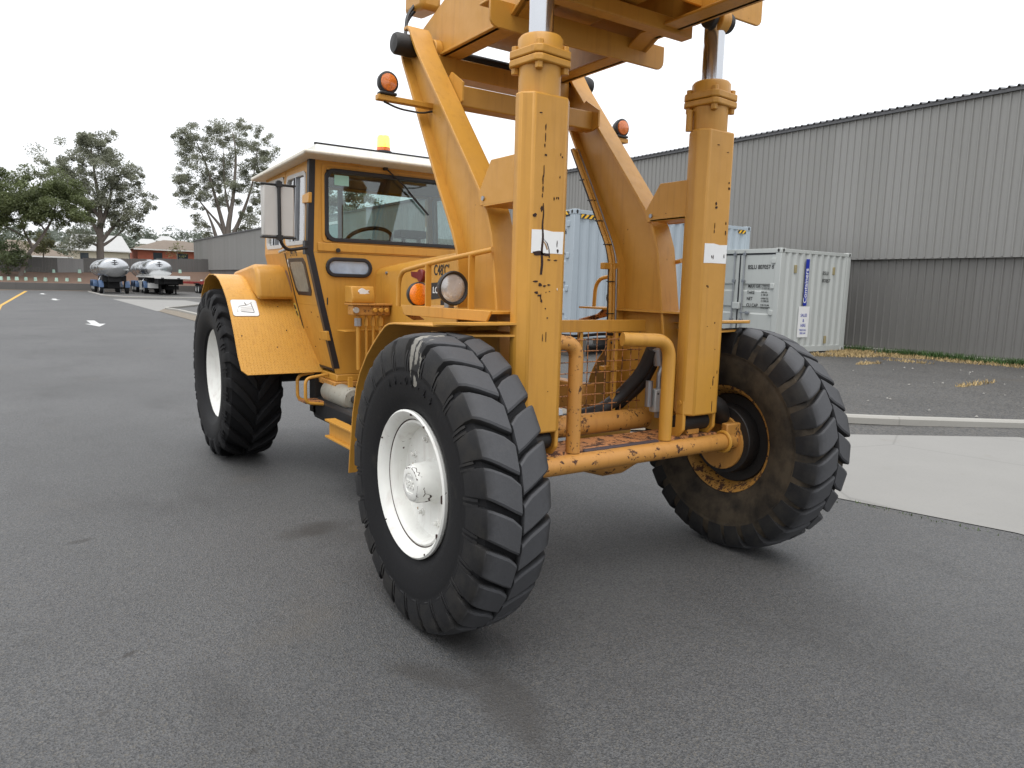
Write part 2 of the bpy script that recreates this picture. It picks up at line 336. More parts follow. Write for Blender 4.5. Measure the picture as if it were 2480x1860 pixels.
def ring(mb, outer, inner, ax, a, b):   # frame between two equal-length loops
    i = 'xyz'.index(ax); n = len(outer)
    def P(q, h): t = list(q); t.insert(i, h); return tuple(t)
    vs = [P(q, a) for q in outer] + [P(q, a) for q in inner] + [P(q, b) for q in outer] + [P(q, b) for q in inner]; fs = []
    for k in range(n):
        l = (k + 1) % n; fs += [(k, l, n + l, n + k), (2 * n + k, 3 * n + k, 3 * n + l, 2 * n + l), (k, 2 * n + k, 2 * n + l, l), (n + k, n + l, 3 * n + l, 3 * n + k)]
    return mb.add(vs, fs)
def text(name, s, size, mat, parent, origin, ex, ey, depth=.001, align='LEFT', sx=1.):
    c = bpy.data.curves.new(name, 'FONT'); c.body = s; c.size = size; c.extrude = depth; c.align_x = align; c.offset = size * .012
    t = bpy.data.objects.new(name + '_src', c); COL.objects.link(t); bpy.context.view_layer.update()
    me = bpy.data.meshes.new_from_object(t.evaluated_get(bpy.context.evaluated_depsgraph_get())); bpy.data.objects.remove(t); bpy.data.curves.remove(c)
    ex, ey = V(ex).normalized(), V(ey).normalized(); ez = ex.cross(ey)
    if parent: origin = V(origin)
    me.transform(Matrix(((ex.x * sx, ey.x, ez.x, origin[0]), (ex.y * sx, ey.y, ez.y, origin[1]), (ex.z * sx, ey.z, ez.z, origin[2]), (0, 0, 0, 1))))
    me.materials.clear(); me.materials.append(M[mat]); o = bpy.data.objects.new(name, me); COL.objects.link(o); o.parent = parent; return o
def blob(cx, cy, w, h, n=12, j=.35):
    o = []
    for k in range(n):
        a = 2 * PI * k / n; q = 1 - j * random.random(); o.append((cx + w / 2 * q * math.cos(a), cy + h / 2 * q * math.sin(a)))
    return o

# ================================================================== SETTING
def flat(name, pts, z, mat, parent=None, recalc=False):
    p = [(x, y, z if not callable(z) else z(x, y)) for x, y in pts]; a = sum(p[i - 1][0] * p[i][1] - p[i][0] * p[i - 1][1] for i in range(len(p)))
    if a < 0: p.reverse()
    o = MB().ngon(p).build(name, mat, parent, smooth=False, recalc=False); 
    if not parent: struct(o)
    return o
flat('ground', [(-1500, -1500), (1500, -1500), (1500, 600), (-1500, 600)], -.03, 'ground')
ROADL, ROADR = 4.3, -2.65
road = flat('road', [(ROADL, -77), (ROADL, 45), (-2.9, 45), (-2.9, .9), (-2.45, -.65), (ROADR, -3.1), (ROADR, -77), (-2.2, -80.5), (2.6, -80.5)], 0, 'asphalt')
flat('verge', [(14, -83.8), (14, 45), (ROADL - .35, 45), (ROADL - .35, -72), (2.2, -79), (-34, -79), (-34, -83.8)], -.012, 'verge')
yz = lambda x, y: max(0., min(.08, (-x - 6) * .014))
yard = MB()
xs = [-2.6, -6, -12, -17]; 
yard.add([(x, y, yz(x, y) - .006 if x < -2.7 else -.006) for y in (-82, 45) for x in xs], [(k, k + 1, 5 + k, 4 + k) for k in range(3)]); struct(yard.build('yard', 'yard', smooth=False))
flat('driveway', [(-2.45, -.65), (-2.66, -3.05), (-5.15, -1.62), (-6.87, -.57), (-10.5, 1.6), (-10.5, 20), (-2.9, 20), (-2.9, .9)], .005, 'concrete')
flat('driveway', [(-2.6, -53.6), (-4.2, -53.3), (-8, -51.6), (-16, -50), (-16, -46.5), (-9, -44.8), (-6.3, -43.4), (-3.6, -37), (-2.6, -34)], .007, 'concrete')
# kerbs
def kerb(pts, w=.14, h=.1):
    pts = [V((x, y, 0)) for x, y in pts]; prof = ((-w / 2, 0), (-w / 2, h * .75), (-w * .3, h), (w * .35, h), (w / 2, h * .8), (w / 2, 0)); mb = MB(); vs = []
    for i, p in enumerate(pts):
        t = (pts[min(i + 1, len(pts) - 1)] - pts[max(i - 1, 0)]).normalized(); nn = V((-t.y, t.x, 0)); vs += [p + nn * a + V((0, 0, b)) for a, b in prof]
    m = len(prof); mb.add(vs, [(i * m + k, i * m + k + 1, (i + 1) * m + k + 1, (i + 1) * m + k) for i in range(len(pts) - 1) for k in range(m - 1)] + [tuple(range(m)), tuple(range((len(pts)) * m - 1, (len(pts) - 1) * m - 1, -1))])
    return struct(mb.build('kerb', 'kerb'))
kerb(fillet([(-3.55, -34.0), (-3.55, -5.6), (-3.85, -4.75), (-5.0, -3.0), (-5.9, -2.05), (-7.6, -.8), (-10.8, 1.3), (-15, 4)], .8))
kerb(fillet([(-3.55, -34.0), (-3.3, -36.9), (-4.2, -38.3), (-6.2, -42.6), (-9, -44.2), (-16, -46)], .8))
kerb(fillet([(-2.75, -76), (-2.75, -62), (-4.0, -57.5), (-9.2, -56.6), (-16.5, -54.2)], 1.5))
flat('nature_strip', [(ROADR, -33.8), (ROADR, -3.15), (-5.1, -1.72), (-5.85, -2.15), (-3.9, -4.7), (-3.5, -5.8), (-3.5, -34), (-3.3, -36.8), (-2.7, -34.2)], .012, 'litter')
# road markings
def arrow(y, x, L=3.5, wd=.12):
    s = L / 3.5; p = [(x - wd, y - 2 * s), (x - wd, y), (x - .3, y), (x, y + 1.5 * s), (x + .3, y), (x + wd, y), (x + wd, y - 2 * s)]
    flat('painted_arrow', p, .004, 'linewhite', road)
arrow(-24.4, .62); arrow(-51, .8); arrow(-66, 1.1)
flat('painted_edge_line', [(3.35, -40), (3.5, -40), (3.5, 40), (3.35, 40)], .004, 'lineyel', road)
flat('painted_edge_line', [(2.0, -76.5), (2.25, -76.5), (3.5, -40), (3.35, -40)], .0045, 'lineyel', road)
# oil marks and debris live in the asphalt material; loose bits on the road:
mb = MB()
for k in range(260):
    x = random.uniform(-16, -3.7); y = random.uniform(-14, 2.0)
    r = random.uniform(.008, .03)
    if y > -3.6 - (x + 2.7) * .62: continue
    z = max(yz(x, y), .004)
    mb.add([(x + r * random.uniform(.6, 1), y, z), (x, y + r * random.uniform(.6, 1), z), (x - r, y, z), (x, y - r, z), (x, y, z + r * .9)], [(0, 1, 4), (1, 2, 4), (2, 3, 4), (3, 0, 4)])
tag(mb.build('loose_gravel', simple('loose_stone', (.26, .25, .23), .9, var=.4, vs=3), smooth=False), 'small loose stones scattered over the yard', 'gravel', kind='stuff')

# --- grass along the shed
def grass(name, label, spots, mat, h=(.05, .16), wd=.012):
    mb = MB()
    for (x, y, rx, ry, n) in spots:
        for k in range(n):
            a = random.uniform(0, 2 * PI); q = math.sqrt(random.random()); px, py = x + rx * q * math.cos(a), y + ry * q * math.sin(a); z = yz(px, py) - .008
            hh = random.uniform(*h); b = random.uniform(0, PI); dx, dy = math.cos(b) * wd, math.sin(b) * wd; lx, ly = random.gauss(0, hh * .5), random.gauss(0, hh * .5)
            mb.add([(px - dx, py - dy, z), (px + dx, py + dy, z), (px + lx, py + ly, z + hh)], [(0, 1, 2)])
    return tag(mb.build(name, mat, smooth=False, recalc=False), label, 'grass', kind='stuff')
gsp = [(-16.25, y, .22, .5, int(300 * abs(math.sin(y * 1.7)) ** 2) + 20) for y in [-8.2 + .55 * k for k in range(16)]]
grass('green_grass', 'green grass tufts along the foot of the grey shed', gsp + [(-16.3, -5.9, .25, .7, 700), (-16.3, -3.9, .25, .6, 800), (-16.2, -6.9, .2, .5, 300)], simple('green_grass_blades', (.04, .085, .016), .7, var=.4, vs=2), (.06, .2))
ds = [(-15.5, -7.9, .8, .5, 900), (-14.8, -7.2, .9, .45, 700), (-15.6, -6.6, .5, .6, 500), (-15.7, -5.2, .35, .9, 420), (-15.8, -3.4, .4, 1.0, 500), (-15.6, -1.4, .4, 1.0, 500), (-13.9, -7.6, .6, .4, 350), (-12.9, -5.9, .5, .12, 130), (-11.3, -3.0, .8, .10, 120), (-14.4, -5.8, .25, .6, 130), (-9.6, -6.4, .4, .2, 60), (-16.1, -5, .3, 3.5, 400)]
grass('dry_grass', 'dry straw coloured grass patches beside the white container and shed', ds, simple('dry_grass_blades', (.36, .26, .12), .8, var=.3, vs=3), (.02, .09))
grass('weeds', 'thin line of weeds in the joint between road and concrete driveway', [(-2.47 - .30 * k / 10 if k > 3 else -2.48, -.75 + .17 * k, .025, .09, 26 if k in (1, 5) else 12) for k in range(11)], simple('weed_leaves', (.07, .11, .03), .7), (.01, .035), .006)

# ================================================================== SHED
def cladmat(name, c):
    t = NT(name); g = t.mix(t.noise(.5, 5), tuple(q * .93 for q in c), tuple(q * 1.06 for q in c)); s_ = t.ramp(t.noise(7, 4, src=t.map((1, 4, .15))), .5, .8, (0, 0, 0, 1), (.16,) * 3 + (1,)); g = t.mix(s_, g, tuple(q * .6 for q in c))
    oi = t.n('ShaderNodeObjectInfo'); g = t.mix(oi.outputs['Random'], g, t.mix(1., g, (.90, .90, .89), 'MULTIPLY')); t.col(g); t.rough(.5); t.p.inputs['Metallic'].default_value = .15; return t.m
M['clad'] = cladmat('grey_steel_cladding', (.262, .258, .247)); M['cladlow'] = cladmat('dark_grey_steel_cladding', (.172, .167, .158)); M['roofst'] = simple('dark_roof_steel', (.10, .10, .105), .5, .3)
WX, SY0, SY1 = -16.7, -100.8, 7.2
shed = empty('long_shed', (WX, -45, 0), 'long grey corrugated steel shed behind the containers', 'shed'); shed_off = V((WX, -45, 0))
def sheetmesh(name, n, pitch, h, dep, mat):
    y = 0; sec = []
    for k in range(n):
        b = k * pitch; sec += [(b, 0), (b + pitch * .72, 0), (b + pitch * .79, dep), (b + pitch * .93, dep)]
    sec.append((n * pitch, 0)); mb = MB(); m = len(sec)
    mb.add([(d, a, 0) for a, d in sec] + [(d, a, h) for a, d in sec], [(k, k + 1, m + k + 1, m + k) for k in range(m - 1)])
    me = mb.mesh(name, False, False); me.materials.append(M[mat]); return me
mu = sheetmesh('cladding_sheet', 4, .2, 3.86, .03, 'clad'); ml = sheetmesh('cladding_sheet', 4, .2, 2.47, .028, 'cladlow')
n = int((SY1 - SY0) / .8)
for k in range(n):
    y = SY0 + .8 * k
    if not (-52.0 < y < -47.9):
        o = bpy.data.objects.new('cladding_sheet', ml); COL.objects.link(o); o.parent = shed; o.location = V((WX - .13, y, .15)) - shed_off
    o = bpy.data.objects.new('cladding_sheet', mu); COL.objects.link(o); o.parent = shed; o.location = V((WX, y, 2.58)) - shed_off
def sb(name, mat, x0, x1, y0, y1, z0, z1, **k): return MB().box(x0 - WX, x1 - WX, y0 + 45, y1 + 45, z0, z1).build(name, mat, shed, **k)
sb('base_slab', 'slab', WX - 12, WX + .12, SY0 - .1, SY1 + .1, -.02, .15)
sb('wall_girt', 'roofst', WX - .24, WX - .14, SY0, SY1, .15, 6.38)
sb('joint_flashing', 'clad', WX - .06, WX + .004, SY0, SY1, 2.555, 2.585)
sb('end_wall', 'cladlow', WX - 12, WX - .01, SY0 - .06, SY0, .15, 6.4)
sb('roller_door', simple('teal_door', (.13, .25, .24), .5), WX - .03, WX + .05, -51.9, -48, .15, 5.72)
sb('door_frame', 'sticker', WX, WX + .1, -52.1, -47.85, 5.72, 5.9); sb('door_frame', 'sticker', WX, WX + .1, -47.99, -47.85, .15, 5.72)
mb = MB(); m = int((SY1 - SY0) / .2); vs = []; 
for j, (x, z) in enumerate(((WX + .12, 6.42), (WX - 6, 7.3), (WX - 12, 6.42))):
    for k in range(m):
        b = SY0 + .2 * k + 45; vs += [(x - WX, b, z), (x - WX, b + .12, z), (x - WX, b + .14, z + .05), (x - WX, b + .17, z + .05)]
q = m * 4; mb.add(vs, [(j * q + k, j * q + k + 1, (j + 1) * q + k + 1, (j + 1) * q + k) for j in range(2) for k in range(q - 1)]); mb.build('roof', 'roofst', shed, smooth=False, recalc=False)
sb('gutter_fascia', 'roofst', WX - .02, WX + .09, SY0, SY1, 6.34, 6.415)

# ================================================================== CONTAINERS
def contmat(name, c):
    t = NT(name); g = t.mix(t.noise(1.5, 5), tuple(q * .93 for q in c), tuple(q * 1.05 for q in c)); ru = t.ramp(t.noise(5, 8, .7), .72, .76, (0, 0, 0, 1), (.6,) * 3 + (1,)); g = t.mix(ru, g, (.20, .16, .09))
    st = t.ramp(t.noise(6, 4, src=t.map((4, 4, .2))), .55, .85, (0, 0, 0, 1), (.22,) * 3 + (1,)); g = t.mix(st, g, tuple(q * .55 for q in c)); t.col(g); t.rough(.45); return t.m
M['cwhite'] = contmat('pale_green_white_container_paint', (.445, .462, .442)); M['cblue'] = contmat('pale_blue_grey_container_paint', (.335, .385, .425))
def hazard():
    t = NT('hazard_stripe'); sx = t.n('ShaderNodeSeparateXYZ'); t.l(t.co, sx.inputs[0]); a = t.math('FRACT', t.math('MULTIPLY', t.math('ADD', t.math('ADD', sx.outputs[0], sx.outputs[1]), sx.outputs[2]), 7.))
    t.col(t.mix(t.math('GREATER_THAN', a, .5), (.02, .02, .02), (.75, .42, .02))); t.rough(.5); return t.m
M['hazard'] = hazard()
def container(name, label, X, Y, Z, L, W, H, mat, hc=False):
    c = empty(name, (X, Y, Z), label, 'container', 'shipping containers in the yard')
    def b(nm, m, *a, par=None, **k): return MB().box(*a).build(nm, m, par or c, **k)
    cs = .17
    for x in (-cs, -L):
        for y in (-cs, -W):
            b('corner_post', mat, x + .005, x + cs - .005, y + .005, y + cs - .005, .118, H - .118, bevel=.008)
            for z in (0, H - .118):
                cc = b('corner_casting', mat, x, x + cs, y, y + cs, z, z + .118, bevel=.012)
                if y > -W: MB().prism([(x + .085 + .03 * math.cos(t) , z + .06 + .045 * math.sin(t)) for t in [k * PI / 6 for k in range(12)]], 'y', y + cs - .01, y + cs + .003).build('casting_slot', 'dark', cc)
                if x > -L: MB().prism([(y + .085 + .03 * math.cos(t), z + .06 + .045 * math.sin(t)) for t in [k * PI / 6 for k in range(12)]], 'x', x + cs - .01, x + cs + .003).build('casting_slot', 'dark', cc)
    for y0 in (-.07, -W):
        b('top_rail', mat, -L + cs, -cs, y0, y0 + .06, H - .10, H - .015, bevel=.006); b('bottom_rail', mat, -L + cs, -cs, y0, y0 + .06, .02, .17, bevel=.006)
    # corrugated side and end walls
    def corr(a0, a1, pitch, dep):
        nn = max(1, round((a1 - a0) / pitch)); p = (a1 - a0) / nn; s = []
        for k in range(nn): b0 = a0 + k * p; s += [(b0, 0), (b0 + p * .25, 0), (b0 + p * .5, -dep), (b0 + p * .75, -dep)]
        return s + [(a1, 0)]
    for y0, sg in ((-.012, 1), (-W + .012, -1)):
        s = corr(-L + cs - .01, -cs + .01, .275, .036); mm = len(s); MB().add([(a, y0 + d * sg, z) for z in (.15, H - .09) for a, d in s], [(k, k + 1, mm + k + 1, mm + k) for k in range(mm - 1)]).build('side_wall', mat, c, smooth=False)
    s = corr(-W + cs - .01, -cs + .01, .25, .04); mm = len(s); MB().add([(-L + .012 - d, a, z) for z in (.12, H - .1) for a, d in s], [(k, k + 1, mm + k + 1, mm + k) for k in range(mm - 1)]).build('end_wall', mat, c, smooth=False)
    s = corr(-L + .05, -.05, .21, .02); mm = len(s); MB().add([(a, y, H - .02 + d) for y in (-W + .03, -.03) for a, d in s], [(k, k + 1, mm + k + 1, mm + k) for k in range(mm - 1)]).build('roof', mat, c, smooth=False)
    b('floor', 'interior', -L + .1, -.1, -W + .05, -.05, .1, .14)
    b('header', mat, -.09, -.008, -W + cs, -cs, H - .115, H - .01, bevel=.006); b('sill', mat, -.12, -.01, -W + cs, -cs, .02, .15, bevel=.006)
    b('gasket', 'seal', -.075, -.02, -W + cs, -cs, H - .15, H - .118); b('gasket', 'seal', -.07, -.016, -W / 2 - .018, -W / 2 + .018, .15, H - .118)
    for d0, d1 in ((-W / 2 + .02, -cs - .005), (-W + cs + .005, -W / 2 - .02)):
        zz = [.155, .16, .30, .345, .62, .665, .80, .845, 1.12, 1.165, 1.30, 1.345, 1.62]
        f = (H - .3) / 2.29; pr = [(-.03, .155)]
        for z in (.42, 1.05, 1.62):
            z *= f; pr += [(-.03, z - .1), (-.062, z - .06), (-.062, z + .06), (-.03, z + .1)]
        pr += [(-.03, H - .155)]
        dmb = MB(); m2 = len(pr); ya, yb = d0 + .1, d1 - .1
        dmb.add([(x, y, z) for y in (ya, yb) for x, z in pr], [(k, k + 1, m2 + k + 1, m2 + k) for k in range(m2 - 1)])
        dmb.box(-.07, -.024, d0, ya, .155, H - .155).box(-.07, -.024, yb, d1, .155, H - .155)
        dr = dmb.build('door', mat, c, smooth=False)
        for yy in ((d0 + .13,) if d0 > -W / 2 else (d1 - .13,)):
            rod = MB().cyl((.012, yy, .09), (.012, yy, H - .05), .017, 10).build('lock_rod', 'steel', dr)
            for z in (.14, .75 * f, 1.75 * f, H - .17): MB().box(-.024, .032, yy - .045, yy + .045, z, z + .07).build('rod_bracket', 'steel' if hc is False else mat, dr, bevel=.004)
        hd = MB(); hd.bar((.04, d0 + .09, .98 * f), (.04, d0 + .42, .98 * f), .02, .035); hd.box(-.024, .04, d0 + .27, d0 + .35, .94 * f, 1.02 * f); hd.build('door_handle', 'steel', dr, bevel=.004)
        out = d1 if d0 > -W / 2 else d0
        for z in (.32, .95, 1.6, 2.22): MB().box(-.02, .012, out - .09 if out == d1 else out - .02, out + .03 if out == d1 else out + .09, z * f, z * f + .13).build('hinge', mat, dr, bevel=.01)
    MB().box(-.02, .075, -W / 2 - .1, -W / 2 + .1, .92 * f + .15, .92 * f + .32).build('lock_box', mat, c, bevel=.012)
    return c
CW = container('shipping_container', 'small pale white container with blue sticker beside the grey shed', -12.72, -8.21, .08, 2.99, 2.44, 2.59, 'cwhite')
def ct(name, s, size, y, z, sx=.85): return text(name, s, size, 'letter', CW, (-.021, y, z), (0, 1, 0), (0, 0, 1), sx=sx)
ct('serial_lettering', 'BSLU 807057 8', .145, -.975, 2.085)
for s, s2, z in (('MAX GR', '7 000 KG', 1.65), ('', '15 550 LB', 1.585), ('TARE', '950 KG', 1.49), ('', '2 100 LB', 1.425), ('NET', '6 050 KG', 1.335), ('', '13 350 LB', 1.27), ('CU CAP', '9.95 CU.M', 1.17), ('', '351.3 CU.FT', 1.105)):
    if s: ct('data_lettering', s, .115, -.93 if s == 'MAX GR' else -.95, z - .03)
    ct('data_lettering', s2, .062, -.52, z, .9)
def cs_(name, s, size, x, z, mat='letter', sx=.9, align='LEFT'): return text(name, s, size, mat, CW, (x, .003, z), (-1, 0, 0), (0, 0, 1), sx=sx, align=align)
cs_('serial_lettering', 'BSLU', .13, -1.75, 1.99); cs_('serial_lettering', '807057', .13, -1.75, 1.80)
M['blue'] = simple('blue_sticker', (.012, .03, .33), .4); M['bluetext'] = simple('blue_lettering', (.015, .03, .30), .5)
MB().box(-1.165, -1.02, .001, .003, 1.2, 2.36).build('blue_sticker', 'blue', CW)
text('sticker_lettering', 'Containers', .185, 'sticker', CW, (-1.138, .0045, 1.26), (0, 0, 1), (1, 0, 0), sx=1.05)
MB().box(-1.31, -.86, .0005, .002, .40, 1.18).build('white_sticker', 'sticker', CW)
for s, z, sz in (('SALES', .92, .11), ('&', .79, .11), ('HIRE', .665, .11), ('FREECALL', .56, .07), ('1800 644', .48, .07)): cs_('sticker_lettering', s, sz, -1.085, z, 'bluetext', .95, 'CENTER')
for x, z in ((-.62, 2.0), (-2.25, 2.0), (-2.1, .22)): MB().box(x - .04, x + .04, -.03, .006, z, z + .2).build('lashing_ring', simple('rusty_lashing', (.30, .25, .13), .7), CW, bevel=.008)
CB = container('shipping_container', 'tall pale blue container with yellow and black corner stripes, seen between the posts', -7.65, -9.93, .42, 6.06, 2.44, 2.896, 'cblue', True)
for x0, x1 in ((-.75, -.2), (-5.86, -5.55)): MB().box(x0, x1, -.004, .003, 2.70, 2.785).build('hazard_stripe', 'hazard', CB)
MB().box(-.006, .003, -.62, -.2, 2.78, 2.86).build('hazard_stripe', 'hazard', CB)
for s, y, z, sz in (('BSLU 001356 6', -1.02, 2.36, .15), ('45G1', -.55, 2.16, .11)): text('serial_lettering', s, sz, 'letter', CB, (-.02, y, z), (0, 1, 0), (0, 0, 1), sx=.78)
for k in range(9): text('data_lettering', ('32 500 KG', '71 650 LB', '2 250 KG', '4 960 LB', '30 250 KG', '66 690 LB', '37.4 CU.M', '1 320 CU.FT', '')[k], .085, 'letter', CB, (-.02, -.72, 1.86 - .1 * k), (0, 1, 0), (0, 0, 1), sx=.8)
for k, x in enumerate((-8.0, -10.6, -13.4)):
    tag(MB().box(x - .12, x + .12, -12.45, -9.9, .0, .42).build('timber_bearer', simple('grey_timber', (.09, .08, .07), .9), bevel=.01), ('timber block under the door end of the blue container', 'timber block under the middle of the blue container', 'timber block under the far end of the blue container')[k], 'timber', 'blocks under the blue container')

# ================================================================== TRACTOR
T = empty('industrial_tractor', (0, 0, 0), 'big yellow industrial tractor with cab and two hydraulic lifting posts, parked on the road', 'tractor')
def B(name, mat, *a, par=T, bevel=.006, **k): return MB().box(*a).build(name, mat, par, bevel=bevel, **k)
# ---------------- tyres and wheels
def tyre_mesh(R, W, rr, N, gd, delta, wc, ws, long_=1.0):
    """returns (body MB, lug MB); axis x, outer side +x"""
    h = W / 2; dR = R - rr; half = [(.60, rr - .015), (.70, rr + .004), (.80, rr + .012), (.90, rr + .05), (.965, rr + .24 * dR), (.995, rr + .42 * dR), (1.0, rr + .50 * dR), (.985, rr + .545 * dR), (1.0, rr + .56 * dR), (.985, rr + .60 * dR), (.955, rr + .72 * dR), (.90, R - gd - .05), (.80, R - gd - .018), (.5, R - gd - .006)]
    prof = [(a * h, r) for a, r in half] + [(0, R - gd)] + [(-a * h, r) for a, r in reversed(half)]
    body = MB().lathe(prof, (0, 0, 0), 'x', 96)
    top = [(.03, R), (.25, R - .001), (.5, R - .004), (.72, R - .010), (.86, R - .022), (.945, R - .052), (.985, R - .10), (.995, R - .155 * long_)]
    bot = [(.03, R - gd - .006), (.25, R - gd - .008), (.5, R - gd - .012), (.72, R - gd - .022), (.82, R - gd - .04), (.88, R - gd - .05), (.92, R - .12), (.95, R - .165 * long_)]
    lug = MB(); pit = 2 * PI / N
    for sd_ in (1, -1):
        for k in range(N):
            th0 = pit * (k + (.5 if sd_ < 0 else 0)); vs = []; jit = random.uniform(-.012, .012)
            for i, ((xt, rt_), (xb, rb)) in enumerate(zip(top, bot)):
                q = i / (len(top) - 1); bend = delta * (1 - min(1, xt / .9)) ** 1.15
                th = th0 - bend + jit; wd = pit * (wc + (ws - wc) * q) / 2; ch = .16 * wd
                e0 = -.08 * pit if i == 0 else 0
                for a, x_, r_ in ((-wd * 1.07, xb, rb), (-wd, xt, rt_ - gd * .16), (-wd + ch, xt, rt_), (wd - ch, xt, rt_), (wd, xt, rt_ - gd * .16), (wd * 1.07, xb, rb)):
                    t_ = th + a + (e0 if a > 0 else -e0 * .3); vs.append((sd_ * x_ * h, r_ * math.cos(t_), r_ * math.sin(t_)))
            m = 6; n_ = len(top); fs = [(i * m + j, i * m + j + 1, (i + 1) * m + j + 1, (i + 1) * m + j) for i in range(n_ - 1) for j in range(m - 1)] + [tuple(range(m)), tuple(range(n_ * m - 1, (n_ - 1) * m - 1, -1))]
            lug.add(vs, fs)
            # small shoulder buttress ribs between lugs
            for a in (.40, .56):
                tt = th0 + pit * a; p = [(.93, R - .075), (.985, R - .10), (1.012, R - .15), (.99, R - .175), (.93, R - .13)]
                if sd_ > 0 and gd < .06: lug.add([(sd_ * x_ * h, r_ * math.cos(tt + o_), r_ * math.sin(tt + o_)) for o_ in (-.009, .009) for x_, r_ in p], [(0, 1, 2, 3, 4), (9, 8, 7, 6, 5)] + [(i, (i + 1) % 5, 5 + (i + 1) % 5, 5 + i) for i in range(5)])
    return body, lug
FR, RRD = .682, .748
fb, fl = tyre_mesh(FR, .345, .325, 26, .034, .125, .85, .70)
rb_, rl = tyre_mesh(RRD, .47, .385, 20, .05, .34, .40, .34)
fbm, flm = fb.mesh('tyre'), fl.mesh('tread', ang=28); rbm, rlm = rb_.mesh('tyre'), rl.mesh('tread', ang=28)
def put(name, me, mat, par, loc=(0, 0, 0), rz=0, rx=0):
    me = me.copy(); me.materials.clear(); me.materials.append(M[mat]); o = bpy.data.objects.new(name, me); COL.objects.link(o); o.parent = par; o.location = loc; o.rotation_euler = (rx, 0, rz); return o
def wheel(x, y, z, side, front):
    """rim is the wheel part; tyre, tread, hub, nuts are its sub-parts"""
    near = side > 0
    if front:
        prof = [(.14, .318), (.147, .330), (.140, .338), (.125, .336), (.118, .322), (.05, .30), (-.10, .30), (-.118, .322), (-.125, .336), (-.140, .338), (-.147, .330), (-.14, .316), (-.115, .298), (-.06, .275), (.0, .262), (.008, .24), (.0, .12), (.0, .02), (.015, .02), (.018, .12), (.022, .235), (.03, .255), (.085, .262), (.097, .268), (.104, .278), (.098, .289), (.102, .293), (.112, .296), (.124, .303)]
        mat = 'white' if near else 'rustedge'
    else:
        prof = [(.16, .383), (.168, .393), (.160, .40), (.145, .398), (.138, .38), (-.138, .38), (-.145, .398), (-.160, .40), (-.168, .39), (-.16, .378), (-.05, .33), (.0, .30), (.02, .12), (.03, .02), (.045, .02), (.05, .14), (.06, .29), (.10, .345), (.145, .368)]
        mat = 'white' if near else 'rustedge'
    wo = MB().lathe([(a + (.017 if front else 0), r) for a, r in prof], (0, 0, 0), 'x', 72, True).build('wheel', mat, T, off=(x, y, z)); wo.rotation_euler = (0, 0, 0 if near else PI)
    put('tyre', fbm if front else rbm, ('rubnear' if front else 'rub') if near else 'rubfar', wo); put('tread', flm if front else rlm, ('treadnear' if near else 'tread') if front else 'rub', wo)
    if front:
        MB().tube([(.115, .2915 * math.cos(t), .2915 * math.sin(t)) for t in [2 * PI * k / 64 for k in range(65)]], .0042, 6).build('lock_ring_gap', 'rustm' if near else 'dark', wo)
        hb = MB().lathe([(.01, .155), (.03, .15), (.035, .105), (.05, .094), (.132, .088), (.146, .081), (.152, .070), (.153, .05), (.149, .046), (.149, .0)], (0, 0, 0), 'x', 40).build('hub', 'white' if near else 'rusty', wo)
        for k in range(8):
            a = 2 * PI * k / 8 + .3; c = V((0, .195 * math.cos(a), .195 * math.sin(a)))
            MB().cyl(c + V((.015, 0, 0)), c + V((.045, 0, 0)), .019, 6).cyl(c + V((.045, 0, 0)), c + V((.062, 0, 0)), .010, 8).build('wheel_nut', 'white' if near else 'rusty', wo, bevel=.003)
        if near:
            text('hub_lettering', '886', .052, 'white', wo, (.1495, -.001, -.020), (0, 1, 0), (0, 0, 1), .003, 'CENTER', 1.0)
            for zz in (.034, -.048): MB().box(.149, .1525, -.026, .026, zz, zz + .007).build('hub_rib', 'white', wo)
            for a0, a1, x0, x1 in ((25, 80, .128, .151), (-75, -20, .07, .148), (-35, 5, .115, .151), (195, 245, .10, .151), (90, 125, .135, .152), (-100, -72, .10, .149)):
                nq = 9; A_, B_ = [], []
                for q in range(nq):
                    t = math.radians(a0 + (a1 - a0) * q / (nq - 1)); ta = x0 + random.uniform(0, .018) + (.03 if q in (0, nq - 1) else 0); ta = min(ta, x1 - .004)
                    rf_ = lambda x_: .0012 + (.094 - (x_ - .05) * .0732 if x_ < .132 else (.088 - (x_ - .132) * .5 if x_ < .146 else .081 - (x_ - .146) * 1.83))
                    A_.append((ta, rf_(ta) * math.cos(t), rf_(ta) * math.sin(t))); B_.append((x1, rf_(x1) * math.cos(t), rf_(x1) * math.sin(t)))
                MB().strip(A_, B_).build('rust_patch', 'rustm', wo, recalc=False)
            for a_, r_, w_, h_ in ((2, .322, .016, .06), (62, .326, .03, .012), (85, .322, .02, .01), (-30, .322, .012, .03), (-58, .325, .014, .01), (150, .323, .012, .010), (-135, .325, .008, .008)):
                c_ = (r_ * math.cos(math.radians(a_)), r_ * math.sin(math.radians(a_))); MB().prism(blob(c_[0], c_[1], w_, h_, 10, .5), 'x', .160, .1652).build('rust_patch', 'rustm', wo)
            for a_, r_, w_ in ((20, .20, .016), (70, .22, .010), (-50, .21, .014), (170, .2, .012), (230, .22, .01)):
                c_ = (r_ * math.cos(math.radians(a_)), r_ * math.sin(math.radians(a_))); MB().prism(blob(c_[0], c_[1], w_, w_ * 1.3, 9, .5), 'x', .030, .0405).build('rust_patch', 'rustb', wo)
            for q, chx in enumerate('14.00-24'):   # moulded size lettering on the sidewall
                t = math.radians(112 - 7.2 * q); er = V((0, math.cos(t), math.sin(t))); et = V((0, math.sin(t), -math.cos(t)))
                text('sidewall_lettering', chx, .05, 'rub', wo, V((.1725, 0, 0)) + er * .455, et, er, .0035, 'CENTER')
    else:
